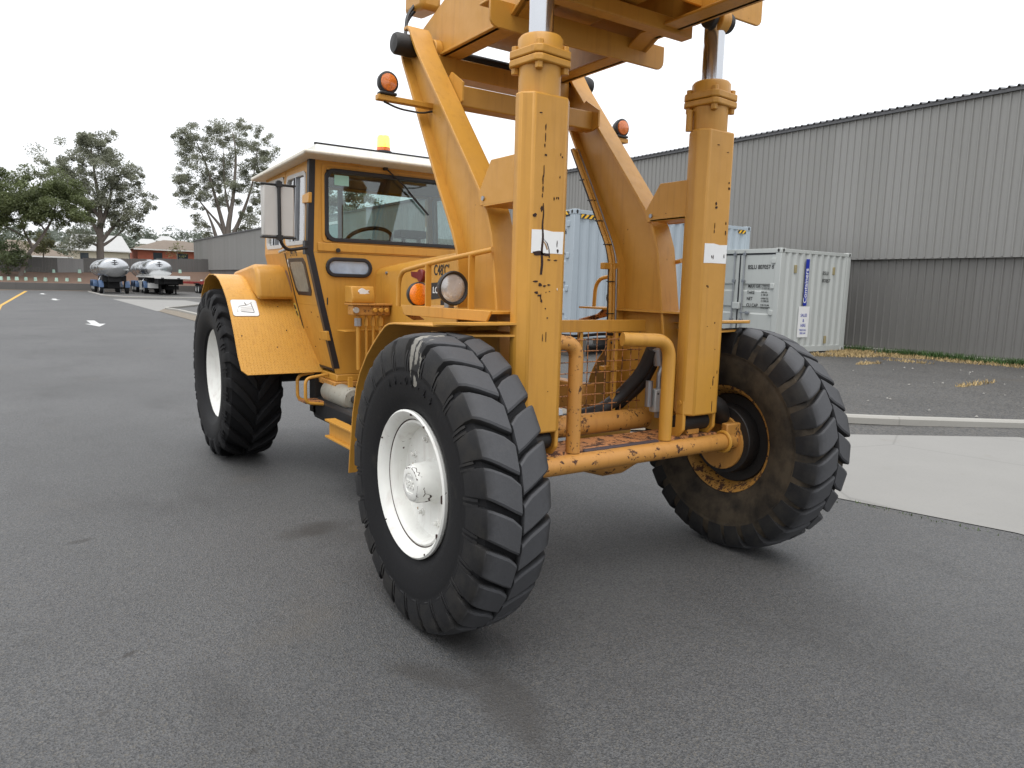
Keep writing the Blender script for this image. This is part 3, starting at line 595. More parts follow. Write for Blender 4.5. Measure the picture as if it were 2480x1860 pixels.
        MB().lathe([(.02, .16), (.08, .15), (.085, .10), (.09, 0)], (0, 0, 0), 'x', 32).build('hub', mat, wo)
        for k in range(8):
            a = 2 * PI * k / 8; c = V((0, .21 * math.cos(a), .21 * math.sin(a))); MB().cyl(c + V((.05, 0, 0)), c + V((.085, 0, 0)), .018, 6).build('wheel_nut', mat, wo, bevel=.003)
    return wo
TX = 1.055
wheel(TX, 0, FR - .004, 1, True); wf = wheel(-TX, 0, FR - .004, -1, True)
wheel(1.05, -3.86, RRD - .004, 1, False); wheel(-1.05, -3.86, RRD - .004, -1, False)
# brake drum and hub seen on the inside of the far front wheel
for sg in (1, -1):
    MB().lathe([(0, .0), (0, .205), (.02, .215), (.10, .21), (.10, .0)], (sg * .90 - (.0 if sg > 0 else .10), 0, .68), 'x', 40).build('brake_drum', 'dark', T, bevel=.004)
    MB().lathe([(0, .05), (0, .165), (.012, .17), (.03, .168), (.03, .0)], (sg * .885 - (.0 if sg > 0 else .03), 0, .665), 'x', 36).build('axle_flange', 'rusty', T)
    MB().lathe([(0, .0), (0, .28), (.03, .285), (.06, .27), (.06, 0)], (sg * 1.0 - (.0 if sg > 0 else .06), 0, .68), 'x', 40).build('wheel_backing_plate', 'dark', T)
    mb = MB(); mb.tube(fillet([(sg * .86, .02, .82), (sg * .80, .05, .90), (sg * .70, .02, .93)], .05), [.055] * 9, 12); mb.build('swivel_housing', 'dark', T)
    MB().bar((sg * .80, .10, .755), (sg * .97, .12, .76), .05, .09).build('steering_arm', 'rusty', T, bevel=.008)
    MB().box(sg * .955 - .028, sg * .955 + .028, .09, .155, .67, .76).build('rod_end_block', 'rusty', T, bevel=.006)
# ---------------- front axle beam
MB().cyl((.93, .10, .692), (-.93, .10, .692), .049, 28).build('tie_tube', 'rusty', T)
mb = MB(); a = [(math.cos(t), math.sin(t)) for t in [PI * k / 12 for k in range(-9, 16)]]
for sg in (1, -1): MB().tube([(sg * .795, .10 + .058 * c, .692 + .058 * s_) for c, s_ in a], .011, 8).build('tube_clamp', 'yel', T)
B('axle_ledge', 'ledge', -.78, .78, -.17, .075, .715, .748, bevel=.02)
B('axle_beam', 'rusty', -.86, .86, -.20, .04, .615, .714, bevel=.02)
MB().lathe([(-.24, .02), (-.20, .07), (-.06, .112), (.06, .112), (.20, .07), (.24, .02)], (-.12, -.15, .632), 'x', 28).build('axle_belly', 'rusty', T)
MB().bar((.26, .072, .738), (-.28, .072, .738), .03, .026).build('ledge_lip', simple('worn_dark_lip', (.045, .03, .035), .6, var=.4, vs=30), T, bevel=.01)
MB().cyl((.50, -.265, .80), (-.50, -.265, .80), .062, 24).build('cross_tube', 'rusty', T)
# ---------------- lifting posts
for sg in (1, -1):
    cx, cy, yf = .58 * sg, .04, .14
    po = [(cx + a, b) for a, b in ((.09, -.02), (.14, .055), (.14, .093), (.095, yf), (-.095, yf), (-.14, .093), (-.14, .055), (-.09, -.02))]
    post = MB().prism(po, 'z', .875, 2.44).build('lifting_post', 'post', T, bevel=.010)
    MB().cyl((cx, cy, 2.43), (cx, cy, 2.575), .098, 32).build('cylinder_barrel', 'yel', post)
    for z0, z1, r in ((2.568, 2.600, .142), (2.604, 2.640, .142)):
        f_ = [(cx + r * math.cos(t), cy + r * math.sin(t)) for t in [PI / 4 + .12 + k * PI / 2 + d for k in range(4) for d in (-.13, 0, .13)]]
        MB().prism(f_, 'z', z0, z1).build('gland_flange', 'yel', post, bevel=.006)
    for k in range(4):
        t = PI / 4 + .12 + k * PI / 2; bx, by = cx + .114 * math.cos(t), cy + .114 * math.sin(t)
        MB().cyl((bx, by, 2.540), (bx, by, 2.664), .020, 6).build('gland_bolt', 'yel', post, bevel=.003)
    MB().lathe([(2.63, .02), (2.63, .106), (2.69, .104), (2.703, .094), (2.705, .058)], (cx, cy, 0), 'z', 32).build('gland', 'yel', post)
    MB().cyl((cx, cy, 2.70), (cx, cy, 3.02), .057, 32).build('piston_rod', 'chrome', post)
    MB().cyl((cx - .035, cy + .02, 3.02), (cx + .035, cy + .02, 3.02), .068, 24).build('rod_eye', 'yel', post, bevel=.006)
    for s2 in (-1, 1): MB().cyl((cx + s2 * .045, cy + .02, 3.02), (cx + s2 * .085, cy + .02, 3.02), .052, 20).build('grease_pin', 'dark', post, bevel=.008)
    MB().cyl((cx - .115 * sg, cy - .04, 2.44), (cx - .115 * sg, cy - .04, 2.55), .018, 12).build('bleed_fitting', 'yel', post)
    # sticker and rust marks on the front face
    sw = [(cx - .090, 1.730), (cx - .092, 1.833), (cx - .03, 1.830), (cx + .02, 1.836), (cx + .091, 1.834), (cx + .092, 1.728), (cx + .03, 1.730)]
    MB().prism(sw, 'y', yf, yf + .0015).build('white_sticker', 'sticker', post)
    def mark(p, mat='rustm', d=.0025): MB().prism(p, 'y', yf, yf + d).build('rust_mark', mat, post)
    if sg > 0:
        lx = cx + .030
        L = [(lx + .002 * math.sin(z * 55), z) for z in [1.955 - .012 * k for k in range(28)]]; wv = [.0015 + .0045 * min(1, k / 14) for k in range(28)]
        mark([(x - q, z) for (x, z), q in zip(L, wv)] + [(x + q, z) for (x, z), q in reversed(list(zip(L, wv)))])
        mark(blob(cx + .052, 1.728, .075, .026, 14)); mark(blob(cx + .005, 1.724, .055, .016, 12)); mark([(cx + .034, 1.80), (cx + .030, 1.80), (cx + .006, 1.776), (cx - .006, 1.75), (cx - .011, 1.71), (cx - .016, 1.71), (cx - .012, 1.748), (cx, 1.776)], 'rustm', .0022)
        mark([(cx + .034, 1.795), (cx + .008, 1.772), (cx - .004, 1.748), (cx + .004, 1.744), (cx + .014, 1.766)], 'rustb', .0018)
        for x, z, w_, h_ in ((-.06, 1.742, .013, .016), (-.055, 1.775, .006, .03), (.03, 2.29, .006, .03), (.03, 2.25, .004, .05), (.032, 2.21, .005, .02), (.025, 2.17, .014, .010), (.033, 2.10, .004, .05), (.037, 2.06, .006, .04), (.036, 2.02, .007, .03), (.038, 1.99, .005, .018), (.075, 1.90, .022, .02), (.04, 1.93, .012, .03), (-.03, 1.98, .006, .014), (-.045, 1.985, .005, .012), (-.055, 1.985, .005, .012), (.06, 1.60, .03, .008), (.035, 1.585, .02, .015), (.01, 1.58, .02, .01), (-.015, 1.585, .018, .008), (.055, 1.548, .018, .012), (.04, 1.535, .02, .008), (.025, 1.51, .012, .016), (.03, 1.53, .006, .03), (-.02, 1.555, .006, .006), (0, 1.55, .005, .005), (-.05, 1.70, .02, .007), (-.01, 1.70, .02, .008), (.0, 1.475, .007, .007), (-.012, 1.43, .007, .007), (.012, 1.335, .004, .035), (-.008, 1.345, .004, .05), (-.06, 2.18, .004, .012), (-.07, 2.17, .006, .008), (-.06, 2.08, .005, .012), (-.03, 1.08, .004, .005)):
            mark(blob(cx + x, z, w_ * 1.3, h_ * 1.3, 9, .5))
        mark(blob(cx - .065, 1.565, .004, .012, 8), 'sticker'); mark(blob(cx + .06, 2.35, .02, .006, 8))
    else:
        for x, z, w_, h_ in ((.02, 2.05, .012, .02), (.015, 2.03, .02, .016), (.03, 1.765, .01, .022), (.018, 1.76, .008, .03), (-.07, 1.77, .008, .03), (.045, 1.60, .008, .014), (.055, 1.605, .006, .01), (-.075, 2.17, .01, .012), (-.078, 2.14, .014, .014), (.02, 1.93, .004, .03), (.022, 1.90, .004, .02), (-.07, 1.95, .006, .02), (-.072, 1.90, .008, .03), (-.03, 1.40, .008, .010), (.03, 1.38, .005, .006), (-.045, 1.25, .004, .006), (-.045, 1.06, .007, .05), (-.05, 1.09, .006, .014), (-.03, 1.03, .004, .004), (-.048, .92, .004, .07), (-.075, 1.12, .004, .02), (.03, 2.36, .02, .005), (-.05, 2.33, .015, .004)):
            mark(blob(cx + x, z, w_ * 1.2, h_ * 1.2, 9, .5))
    # foot bracket: two ear plates and a pivot pin under the post
    for s2, nm in ((1, 1), (-1, -1)):
        ex = cx + s2 * .125
        ear = [(.06, .745), (.10, .79), (.10, .955), (.085, .985), (.055, .985), (.04, .955), (.04, .80), (-.08, .77), (-.08, .745)]
        MB().prism(ear, 'x', ex - .012, ex + .012).build('pivot_ear', 'yel', post, bevel=.006); MB().cyl((ex - .02, .07, .945), (ex + .02, .07, .945), .014, 14).build('pivot_pin', 'yel', post)
    MB().cyl((cx - .11, .03, .82), (cx + .11, .03, .82), .05, 20).build('foot_pin', 'dark', post)
    B('foot_plate', 'rusty', cx - .05, cx + .05, -.02, .06, .748, .88, par=post)
    # guard tube
    gx = .33 * sg
    MB().tube(fillet([(gx, .075, .745), (gx, .075, 1.30), (gx - .30 * sg * (1 if sg < 0 else -.55), .075, 1.312), (gx - .34 * sg * (1 if sg < 0 else -.6), .06, 1.314)], .11, 10), .037, 18).build('guard_tube', 'rusty' if sg > 0 else 'yel', T)
# ---------------- A-frame arms
FRT = fillet([(-.06, .70), (-.19, 1.42), (-.235, 1.74), (-.40, 2.085), (-1.155, 2.965)], .22, 6)
AF = [(p.x, p.y) for p in [V((a, b, 0)) for a, b in [(-.06, .72), (-.17, 1.35), (-.225, 1.68), (-.25, 1.82), (-.30, 1.94), (-.375, 2.05), (-.50, 2.20), (-.83, 2.585), (-1.10, 2.90), (-1.16, 2.985), (-1.185, 3.03)]]]
AR = [(-.56, .72), (-.56, 1.0), (-.56, 1.35), (-.56, 1.66), (-.58, 1.76), (-.63, 1.86), (-.72, 2.0), (-.80, 2.12), (-1.10, 2.62), (-1.27, 2.90), (-1.30, 2.99)]
for sg in (1, -1):
    arm = MB().prism(AF + [(-1.21, 3.055), (-1.25, 3.055), (-1.29, 3.03)] + AR[::-1], 'x', sg * .568, sg * .592).build('support_arm', 'yel', T)
    for nm, pl, th in (('front_flange', AF + [(-1.215, 3.06), (-1.26, 3.06)], .018), ('rear_flange', AR, .018)):
        A_ = [(sg * .65, y, z) for y, z in pl]; B_ = [(sg * .51, y, z) for y, z in pl]
        MB().sheet(A_, B_, th * (1 if nm == 'rear_flange' else -1) * sg).build(nm, 'yel', arm, bevel=.003)
    MB().lathe([(-.03, .0), (-.03, .055), (.0, .062), (.10, .062), (.115, .052), (.12, .0)], (sg * .62 - (.0 if sg > 0 else .10), -1.215, 2.965), 'x', 28).build('pivot_hub', 'dark', arm)
    # bracket tying arm to post
    br = [(.03, 2.185), (-.215, 2.185), (-.33, 2.03), (-.31, 1.97), (.03, 1.975)]
    for xx in (.668, .492): MB().prism(br, 'x', sg * xx - .008, sg * xx + .008).build('post_bracket', 'yel', arm, bevel=.003)
    MB().sheet([(sg * .676, .0, 1.978), (sg * .676, -.28, 1.974)], [(sg * .484, .0, 1.978), (sg * .484, -.28, 1.974)], .008).build('bracket_floor', 'yel', arm)
    for xx in (.678, .482): MB().cyl((sg * xx - .006, -.275, 2.005), (sg * xx + .006, -.275, 2.005), .012, 10).build('bracket_bolt', 'steel', arm)
    # side lamp on a flat bracket
    MB().box(min(sg * .59, sg * .93), max(sg * .59, sg * .93), -1.03, -.985, 2.575, 2.605).build('lamp_bracket', 'yel', arm, bevel=.004)
    sl_ = MB().lathe([(-.045, .0), (-.04, .045), (-.01, .058), (.015, .060), (.02, .052), (.02, 0)], (sg * .87, -1.0, 2.672), 'y', 24).build('side_lamp', 'black', arm)
    MB().lathe([(.012, .05), (.028, .045), (.036, .02), (.038, 0)], (sg * .87, -1.0, 2.672), 'y', 24).build('lamp_lens', 'amberdk', sl_); B('lamp_foot', 'black', sg * .87 - .05, sg * .87 + .05, -1.03, -.975, 2.606, 2.622, par=sl_)
    MB().tube(fillet([(sg * .89, -1.0, 2.57), (sg * .80, -1.0, 2.545), (sg * .66, -.99, 2.54), (sg * .595, -.99, 2.56)], .05), .006, 6).build('lamp_wire', 'black', arm)
    # gussets of the tie beam
    MB().prism([(-.86, 2.58), (-.80, 2.60), (-.80, 2.70), (-.93, 2.78), (-.99, 2.74), (-.93, 2.58)], 'x', sg * .50 - .006, sg * .50 + .006).build('gusset', 'yel', arm)
B('tie_beam', 'yel', -.50, .50, -.97, -.86, 2.585, 2.70, bevel=.008)
B('pivot_beam', 'yel', -.51, .51, -1.27, -1.13, 2.82, 2.93, bevel=.008)
MB().cyl((-.60, -1.215, 2.965), (.60, -1.215, 2.965), .035, 20).build('pivot_shaft', 'dark', T)
# ---------------- lifting boom
for sg in (1, -1):
    pl = MB().prism([(-1.38, 2.94), (-1.40, 3.14), (-1.12, 3.235), (-.5, 3.40), (1.3, 3.44), (1.3, 2.99), (-.28, 2.99), (-.40, 2.925), (-1.30, 2.925)], 'x', sg * .445 - .010, sg * .445 + .010).build('boom_side_plate', 'yel', T)
    MB().sheet([(sg * .475, -1.36, 2.925), (sg * .475, -.40, 2.925), (sg * .475, -.28, 2.99), (sg * .475, 1.3, 2.99)], [(sg * .33, -1.36, 2.925), (sg * .33, -.40, 2.925), (sg * .33, -.28, 2.99), (sg * .33, 1.3, 2.99)], .014 * sg).build('boom_flange', 'yel', pl, bevel=.003)
    MB().cyl((sg * .455, -1.18, 2.96), (sg * .505, -1.18, 2.96), .06, 24).build('pivot_boss', 'yel', pl, bevel=.006)
MB().prism([(a + .0, b) for a, b in blob(-.70, 3.21, .24, .13, 16, .18)], 'x', .4555, .4575).build('round_sticker', 'sticker', T); text('sticker_lettering', 'A', .07, 'letter', T, (.4585, -.67, 3.165), (0, 1, 0), (0, 0, 1))
B('boom_deck', 'yel', -.434, .434, -1.1, -.05, 3.26, 3.275); B('boom_box', 'yel', -.16, .16, -1.2, 1.3, 3.06, 3.258, bevel=.01)
for x in (.22, .27, -.24): MB().cyl((x, -1.1, 3.19), (x, 1.3, 3.19), .018, 10).build('boom_hose', 'black', T)
def xbeam(name, x0, x1, y, z0, z1, d=.10, r=.05):
    pr = [(x0, z1), (x1, z1)] + [(x1 - r + r * math.cos(t), z0 + r + r * math.sin(t)) for t in [-k * PI / 8 for k in range(5)]] + [(x0 + r + r * math.cos(t), z0 + r + r * math.sin(t)) for t in [-PI / 2 - k * PI / 8 for k in range(5)]]
    b = MB().prism(pr, 'y', y - .008, y + .008); b.box(x0, x1, y - d, y - .009, z1 - .012, z1); b.build(name, 'yel', T, bevel=.004)
xbeam('boom_cross_beam', -.62, .60, -.38, 2.865, 3.0); xbeam('boom_cross_beam', -.93, .93, .06, 3.06, 3.20, .11, .04); B('boom_rail', 'yel', -.56, .40, -.18, -.10, 2.965, 3.045, bevel=.006)
MB().bar((.44, -1.30, 3.30), (.44, -1.55, 3.32), .14, .13).build('luffing_cylinder', 'yel', T, bevel=.03)
MB().tube(fillet([(.50, -1.42, 3.28), (.56, -1.40, 3.2), (.60, -1.34, 3.05), (.60, -1.28, 2.99)], .06), .011, 8).build('pivot_hose', 'black', T)
MB().tube(fillet([(.47, -1.42, 3.28), (.53, -1.46, 3.2), (.60, -1.36, 3.02)], .06), .009, 8).build('pivot_hose', 'black', T)
# ---------------- grille between the arms
B('grille_bar', 'yel', -.51, .51, -.325, -.30, 1.325, 1.395, bevel=.003)
for k in range(15):
    x = -.47 + k * .067; MB().cyl((x, -.305 + random.uniform(-.002, .002), .855), (x + random.uniform(-.004, .004), -.305, 1.328), .0032, 6).build('grille_wire', 'ledge', T)
for k in range(7):
    z = .90 + k * .064; MB().cyl((-.49, -.300, z + random.uniform(-.004, .004)), (.49, -.300, z), .0032, 6).build('grille_wire', 'ledge', T)
for x in (-.02, -.29): MB().box(x - .014, x + .014, -.335, -.312, .82, 1.325).build('grille_post', 'yel', T, bevel=.003)
# hoses, pipes and valves along the far arm
MB().tube(fillet([(-.05, -.36, .83), (-.22, -.36, .845), (-.34, -.33, .92), (-.42, -.22, 1.08), (-.42, -.14, 1.235)], .08, 5), .040, 14).build('hydraulic_hose', 'black', T)
MB().tube(fillet([(.10, -.42, .80), (-.24, -.42, .80), (-.36, -.38, .86), (-.46, -.25, 1.02), (-.47, -.16, 1.20)], .08, 5), .038, 14).build('hydraulic_hose', 'black', T)
MB().tube(fillet([(-.05, -.45, .79), (.2, -.5, .78), (.42, -.5, .82)], .08, 4), .03, 12).build('hydraulic_hose', 'black', T)
vb = B('valve_block', 'alu', -.495, -.41, -.14, -.09, .865, 1.0, bevel=.006)
for x in (-.43, -.475): MB().cyl((x, -.09, .975), (x, -.087, .975), .006, 8).build('port', 'dark', vb)
MB().cyl((-.385, -.12, .90), (-.385, -.12, 1.05), .022, 14).build('valve_fitting', 'steel', vb); MB().cyl((-.455, -.115, .83), (-.455, -.115, .865), .018, 6).build('valve_fitting', 'steel', vb)
MB().tube(fillet([(-.455, -.115, 1.0), (-.455, -.115, 1.09), (-.47, -.11, 1.13), (-.45, -.12, 1.2)], .03), .014, 10).build('valve_fitting', 'steel', vb); MB().cyl((-.45, -.12, 1.14), (-.43, -.12, 1.235), .028, 12).build('valve_fitting', 'steel', vb)
for z, x in ((.98, .30), (.865, .24), (.82, .22)): MB().cyl((x + .08, -.28, z), (x - .06, -.28, z + .01), .02, 12).cyl((x - .06, -.28, z + .01), (x - .10, -.28, z + .013), .027, 6).build('pipe_fitting', 'steel', T)
pp = [(-.985, 2.48), (-.772, 2.134), (-.60, 1.84), (-.565, 1.74), (-.55, 1.40), (-.55, .86)]
for dx, r, m in ((-.455, .012, 'yel'), (-.48, .010, 'yel'), (-.50, .0065, 'steel')): MB().tube(fillet([(dx, y - .012, z) for y, z in pp], .12), r, 10).build('arm_pipe', m, T)
MB().tube(fillet([(-.455 + .004 * math.sin(k * 2.1), y - .028, z) for k, (y, z) in enumerate(pp)], .1), .009, 8).build('arm_cable', 'black', T)
for y, z in ((-.772, 2.134), (-.86, 2.27), (-.69, 2.0), (-.60, 1.85), (-.555, 1.62), (-.55, 1.42)): MB().bar((-.438, y - .02, z), (-.475, y - .02, z), .04, .006).build('cable_tie', 'black', T)
MB().box(-.52, -.395, -.61, -.57, 1.695, 1.735).build('pipe_clamp', 'yel', T, bevel=.004); MB().box(-.52, -.395, -.58, -.535, 1.06, 1.09).build('pipe_clamp', 'yel', T, bevel=.004)
MB().tube(fillet([(.42, -.33, 1.308), (.2, -.335, 1.318), (0, -.335, 1.30), (-.2, -.335, 1.312), (-.40, -.34, 1.30), (-.42, -.5, 1.24)], .06), .009, 8).build('grille_cable', 'black', T)
# ---------------- front mudguards, shelf, lamps, handrail
FP = [(-1.02, .48), (-.995, .64), (-.955, .84), (-.90, 1.0), (-.845, 1.09), (-.76, 1.185), (-.68, 1.25), (-.60, 1.31), (-.52, 1.36), (-.47, 1.376), (-.41, 1.382), (.0, 1.395)]
for sg in (1, -1):
    mg = MB().sheet([(sg * 1.10, y, z) for y, z in FP], [(sg * .60, y, z) for y, z in FP], -.010 * sg).build('front_mudguard', 'yel', T, bevel=.003)
    MB().prism([(sg * 1.10, .0), (sg * .66, .0), (sg * .66, .10), (sg * .95, .10)], 'z', 1.396, 1.406).build('mudguard_tip', 'yel', mg)
    MB().prism([(.62 * sg, -.24), (.62 * sg, .12), (.98 * sg, .02), (.98 * sg, -.24)], 'z', 1.340, 1.35).build('mudguard_stay', 'yel', mg)
    sh = MB().prism([(-.95, 1.452), (-.90, 1.395), (-.02, 1.405), (.02, 1.457)], 'x', sg * .80 - .006, sg * .80 + .006).build('lamp_shelf', 'yel', T, bevel=.003)
    MB().box(min(sg * .50, sg * .794), max(sg * .50, sg * .794), -.93, -.02, 1.441, 1.452).build('shelf_top', 'yel', sh)
    ind = MB().lathe([(-.05, .0), (-.045, .055), (-.015, .068), (.006, .070), (.012, .064), (.012, 0)], (sg * .75, -.835, 1.515), 'y', 32).build('indicator_lamp', 'black', T)
    MB().lathe([(.010, .063), (.020, .060), (.030, .040), (.034, 0)], (sg * .75, -.835, 1.515), 'y', 32).build('indicator_lens', 'amber', ind)
    hl = MB().lathe([(-.075, .0), (-.07, .03), (-.05, .06), (-.01, .084), (.018, .090), (.024, .084), (.018, .074), (.010, .072)], (sg * .75, -.452, 1.556), 'y', 36).build('headlamp', 'black', T)
    MB().lathe([(.012, .074), (.020, .06), (.026, .035), (.028, 0)], (sg * .75, -.452, 1.556), 'y', 36).build('headlamp_lens', 'headlens', hl)
    MB().bar((sg * .75, -.48, 1.45), (sg * .75, -.48, 1.50), .05, .035).build('headlamp_bracket', 'steel', hl, bevel=.004); MB().cyl((sg * .75, -.475, 1.455), (sg * .75, -.475, 1.49), .016, 6).build('headlamp_bolt', 'steel', hl)
    hr = MB().tube(fillet([(sg * .76, -1.08, 1.44), (sg * .76, -1.07, 1.64), (sg * .76, -.70, 1.685), (sg * .67, -.19, 1.752)], .14, 8), .0135, 12).build('handrail', 'yel', T)
    for y, z, x in ((-.70, 1.68, .76), (-.34, 1.725, .70)): MB().bar((sg * x, y, 1.45), (sg * x, y, z), .032, .012, (0, 1, 0)).build('rail_stay', 'yel', hr)
    MB().sheet([(sg * .70, -1.0, 1.36), (sg * .80, -.92, 1.40), (sg * .80, -.86, 1.44)], [(sg * .60, -1.05, 1.36), (sg * .70, -.97, 1.40), (sg * .70, -.91, 1.44)], .008).build('mesh_step', 'ledge', T)
# ---------------- bonnet
hm = MB(); sec = lambda z: [(.29, 1.02), (.29, z - .05), (.278, z - .022), (.25, z), (.17, z + .026), (0, z + .036)]; rows = []
for y, z in ((-2.5, 1.685), (-2.1, 1.715), (-1.6, 1.75), (-1.15, 1.78), (-.98, 1.785), (-.93, 1.76)):
    h = sec(z); rows.append([(x, y, zz) for x, zz in h] + [(-x, y, zz) for x, zz in reversed(h[:-1])])
n_ = len(rows[0]); hm.add([p for r in rows for p in r], [(i * n_ + k, i * n_ + k + 1, (i + 1) * n_ + k + 1, (i + 1) * n_ + k) for i in range(len(rows) - 1) for k in range(n_ - 1)] + [tuple((len(rows) - 1) * n_ + k for k in range(n_))])
bon = hm.build('bonnet', 'yel', T)
text('bonnet_lettering', "C48'C'", .098, 'letter', bon, (.2915, -1.52, 1.636), (0, 1, 0), (0, 0, 1), sx=.78)
MB().prism([(-1.60, 1.58), (-1.20, 1.60), (-1.22, 1.50), (-1.55, 1.47)], 'x', .290, .2925).build('badge_plate', 'letter', bon); text('badge_lettering', 'LOADED', .06, 'sticker', bon, (.2935, -1.53, 1.515), (0, 1, 0), (0, 0, 1), sx=1.1)
MB().prism([(-1.72, 1.655), (-1.87, 1.66), (-1.86, 1.625), (-1.72, 1.60)], 'x', .290, .2925).build('red_badge', 'red', bon); MB().cyl((.29, -1.68, 1.63), (.32, -1.68, 1.63), .045, 20).build('filler_cap', 'red', bon, bevel=.006)
B('side_opening', 'dark', .285, .2925, -1.42, -1.0, 1.36, 1.47, par=bon, bevel=0); MB().cyl((.29, -2.28, 1.65), (.30, -2.28, 1.65), .012, 10).build('bonnet_bolt', 'steel', bon)
for sg in (1, -1): B('chassis_rail', 'rusty', sg * .30 - .05, sg * .30 + .05, -4.5, -.55, .80, .98, bevel=.01)
B('engine_block', 'dark', -.24, .24, -2.4, -1.0, .62, 1.25, bevel=.03); B('gearbox', 'dark', -.22, .22, -4.1, -2.4, .50, .95, bevel=.04); MB().cyl((-.80, -3.86, .745), (.80, -3.86, .745), .11, 20).build('rear_axle', 'dark', T)
B('bonnet_skirt', 'yel', .22, .285, -2.48, -1.6, .98, 1.40, bevel=.01)
# ---------------- cab
CY, CR, XT, XB, XF = -2.5, -3.66, .80, .822, .612   # front, rear, half widths at roof, belt, floor
cab = B('cab_floor', 'yel', -XF, XF, CR, CY, .80, .86, bevel=.01)
def cp(name, mat, mb, par=None, **k): return mb.build(name, mat, par or cab, **k)
fy0, fy1 = CY - .035, CY
fr = MB()
fr.prism([(-XT, 2.40), (XT, 2.40), (XT, 2.50), (-XT, 2.50)], 'y', fy0, fy1)
for sg in (1, -1): fr.prism([(sg * .683, 2.40), (sg * XT, 2.40), (sg * XB, 1.79), (sg * .683, 1.79)], 'y', fy0, fy1)
fr.prism([(-.683, 1.79), (.683, 1.79), (.683, 1.885), (-.683, 1.885)], 'y', fy0, fy1)
cp('front_frame', 'yel', fr)
lp = MB().prism([(-XB, 1.788), (XB, 1.788), (.735, 1.39), (XF, .86), (-XF, .86), (-.735, 1.39)], 'y', fy0, fy1); cp('front_panel', 'yel', lp, bevel=.004)
cp('front_ledge', 'yel', MB().box(-.76, .755, fy1, fy1 + .012, 1.800, 1.862), bevel=.004)
cp('front_trim', 'yel', ring(MB(), rrect(-.72, .72, 1.868, 2.440, .03), rrect(-.70, .70, 1.872, 2.425, .03), 'y', fy1, fy1 + .008))
ws = cp('windscreen', 'glass', MB().box(-.675, .675, CY - .022, CY - .016, 1.89, 2.395), smooth=False)
cp('windscreen_seal', 'seal', ring(MB(), rrect(-.700, .700, 1.872, 2.412, .075), rrect(-.668, .668, 1.902, 2.382, .055), 'y', fy1 - .03, fy1 + .014), ws, bevel=.005)
cp('green_sticker', 'greenst', MB().box(.50, .615, CY - .0155, CY - .0150, 2.295, 2.37), ws)
oc_ = rrect(.345, .672, 1.632, 1.735, .051); ow = cp('oval_window', 'ovalglass', MB().prism(oc_, 'y', fy1 + .001, fy1 + .006)); cp('oval_seal', 'seal', ring(MB(), rrect(.322, .694, 1.609, 1.758, .0745), rrect(.350, .667, 1.637, 1.730, .0464), 'y', fy1 - .005, fy1 + .018), ow, bevel=.005)
wp = cp('wiper', 'black', MB().cyl((.214, CY - .02, 2.455), (.214, CY + .03, 2.455), .016, 10).tube([(.214, CY + .025, 2.455), (.05, CY + .03, 2.33), (.0, CY + .02, 2.28)], .006, 8).bar((.02, CY + .016, 2.30), (-.165, CY + .012, 2.13), .012, .016, (0, 1, 0)))
cp('front_knob', 'black', MB().cyl((.60, fy1, 1.81), (.60, fy1 + .025, 1.81), .017, 8)); cp('roof_hook', 'yel', MB().bar((.50, fy1 + .01, 2.462), (.42, fy1 + .01, 2.455), .02, .012))
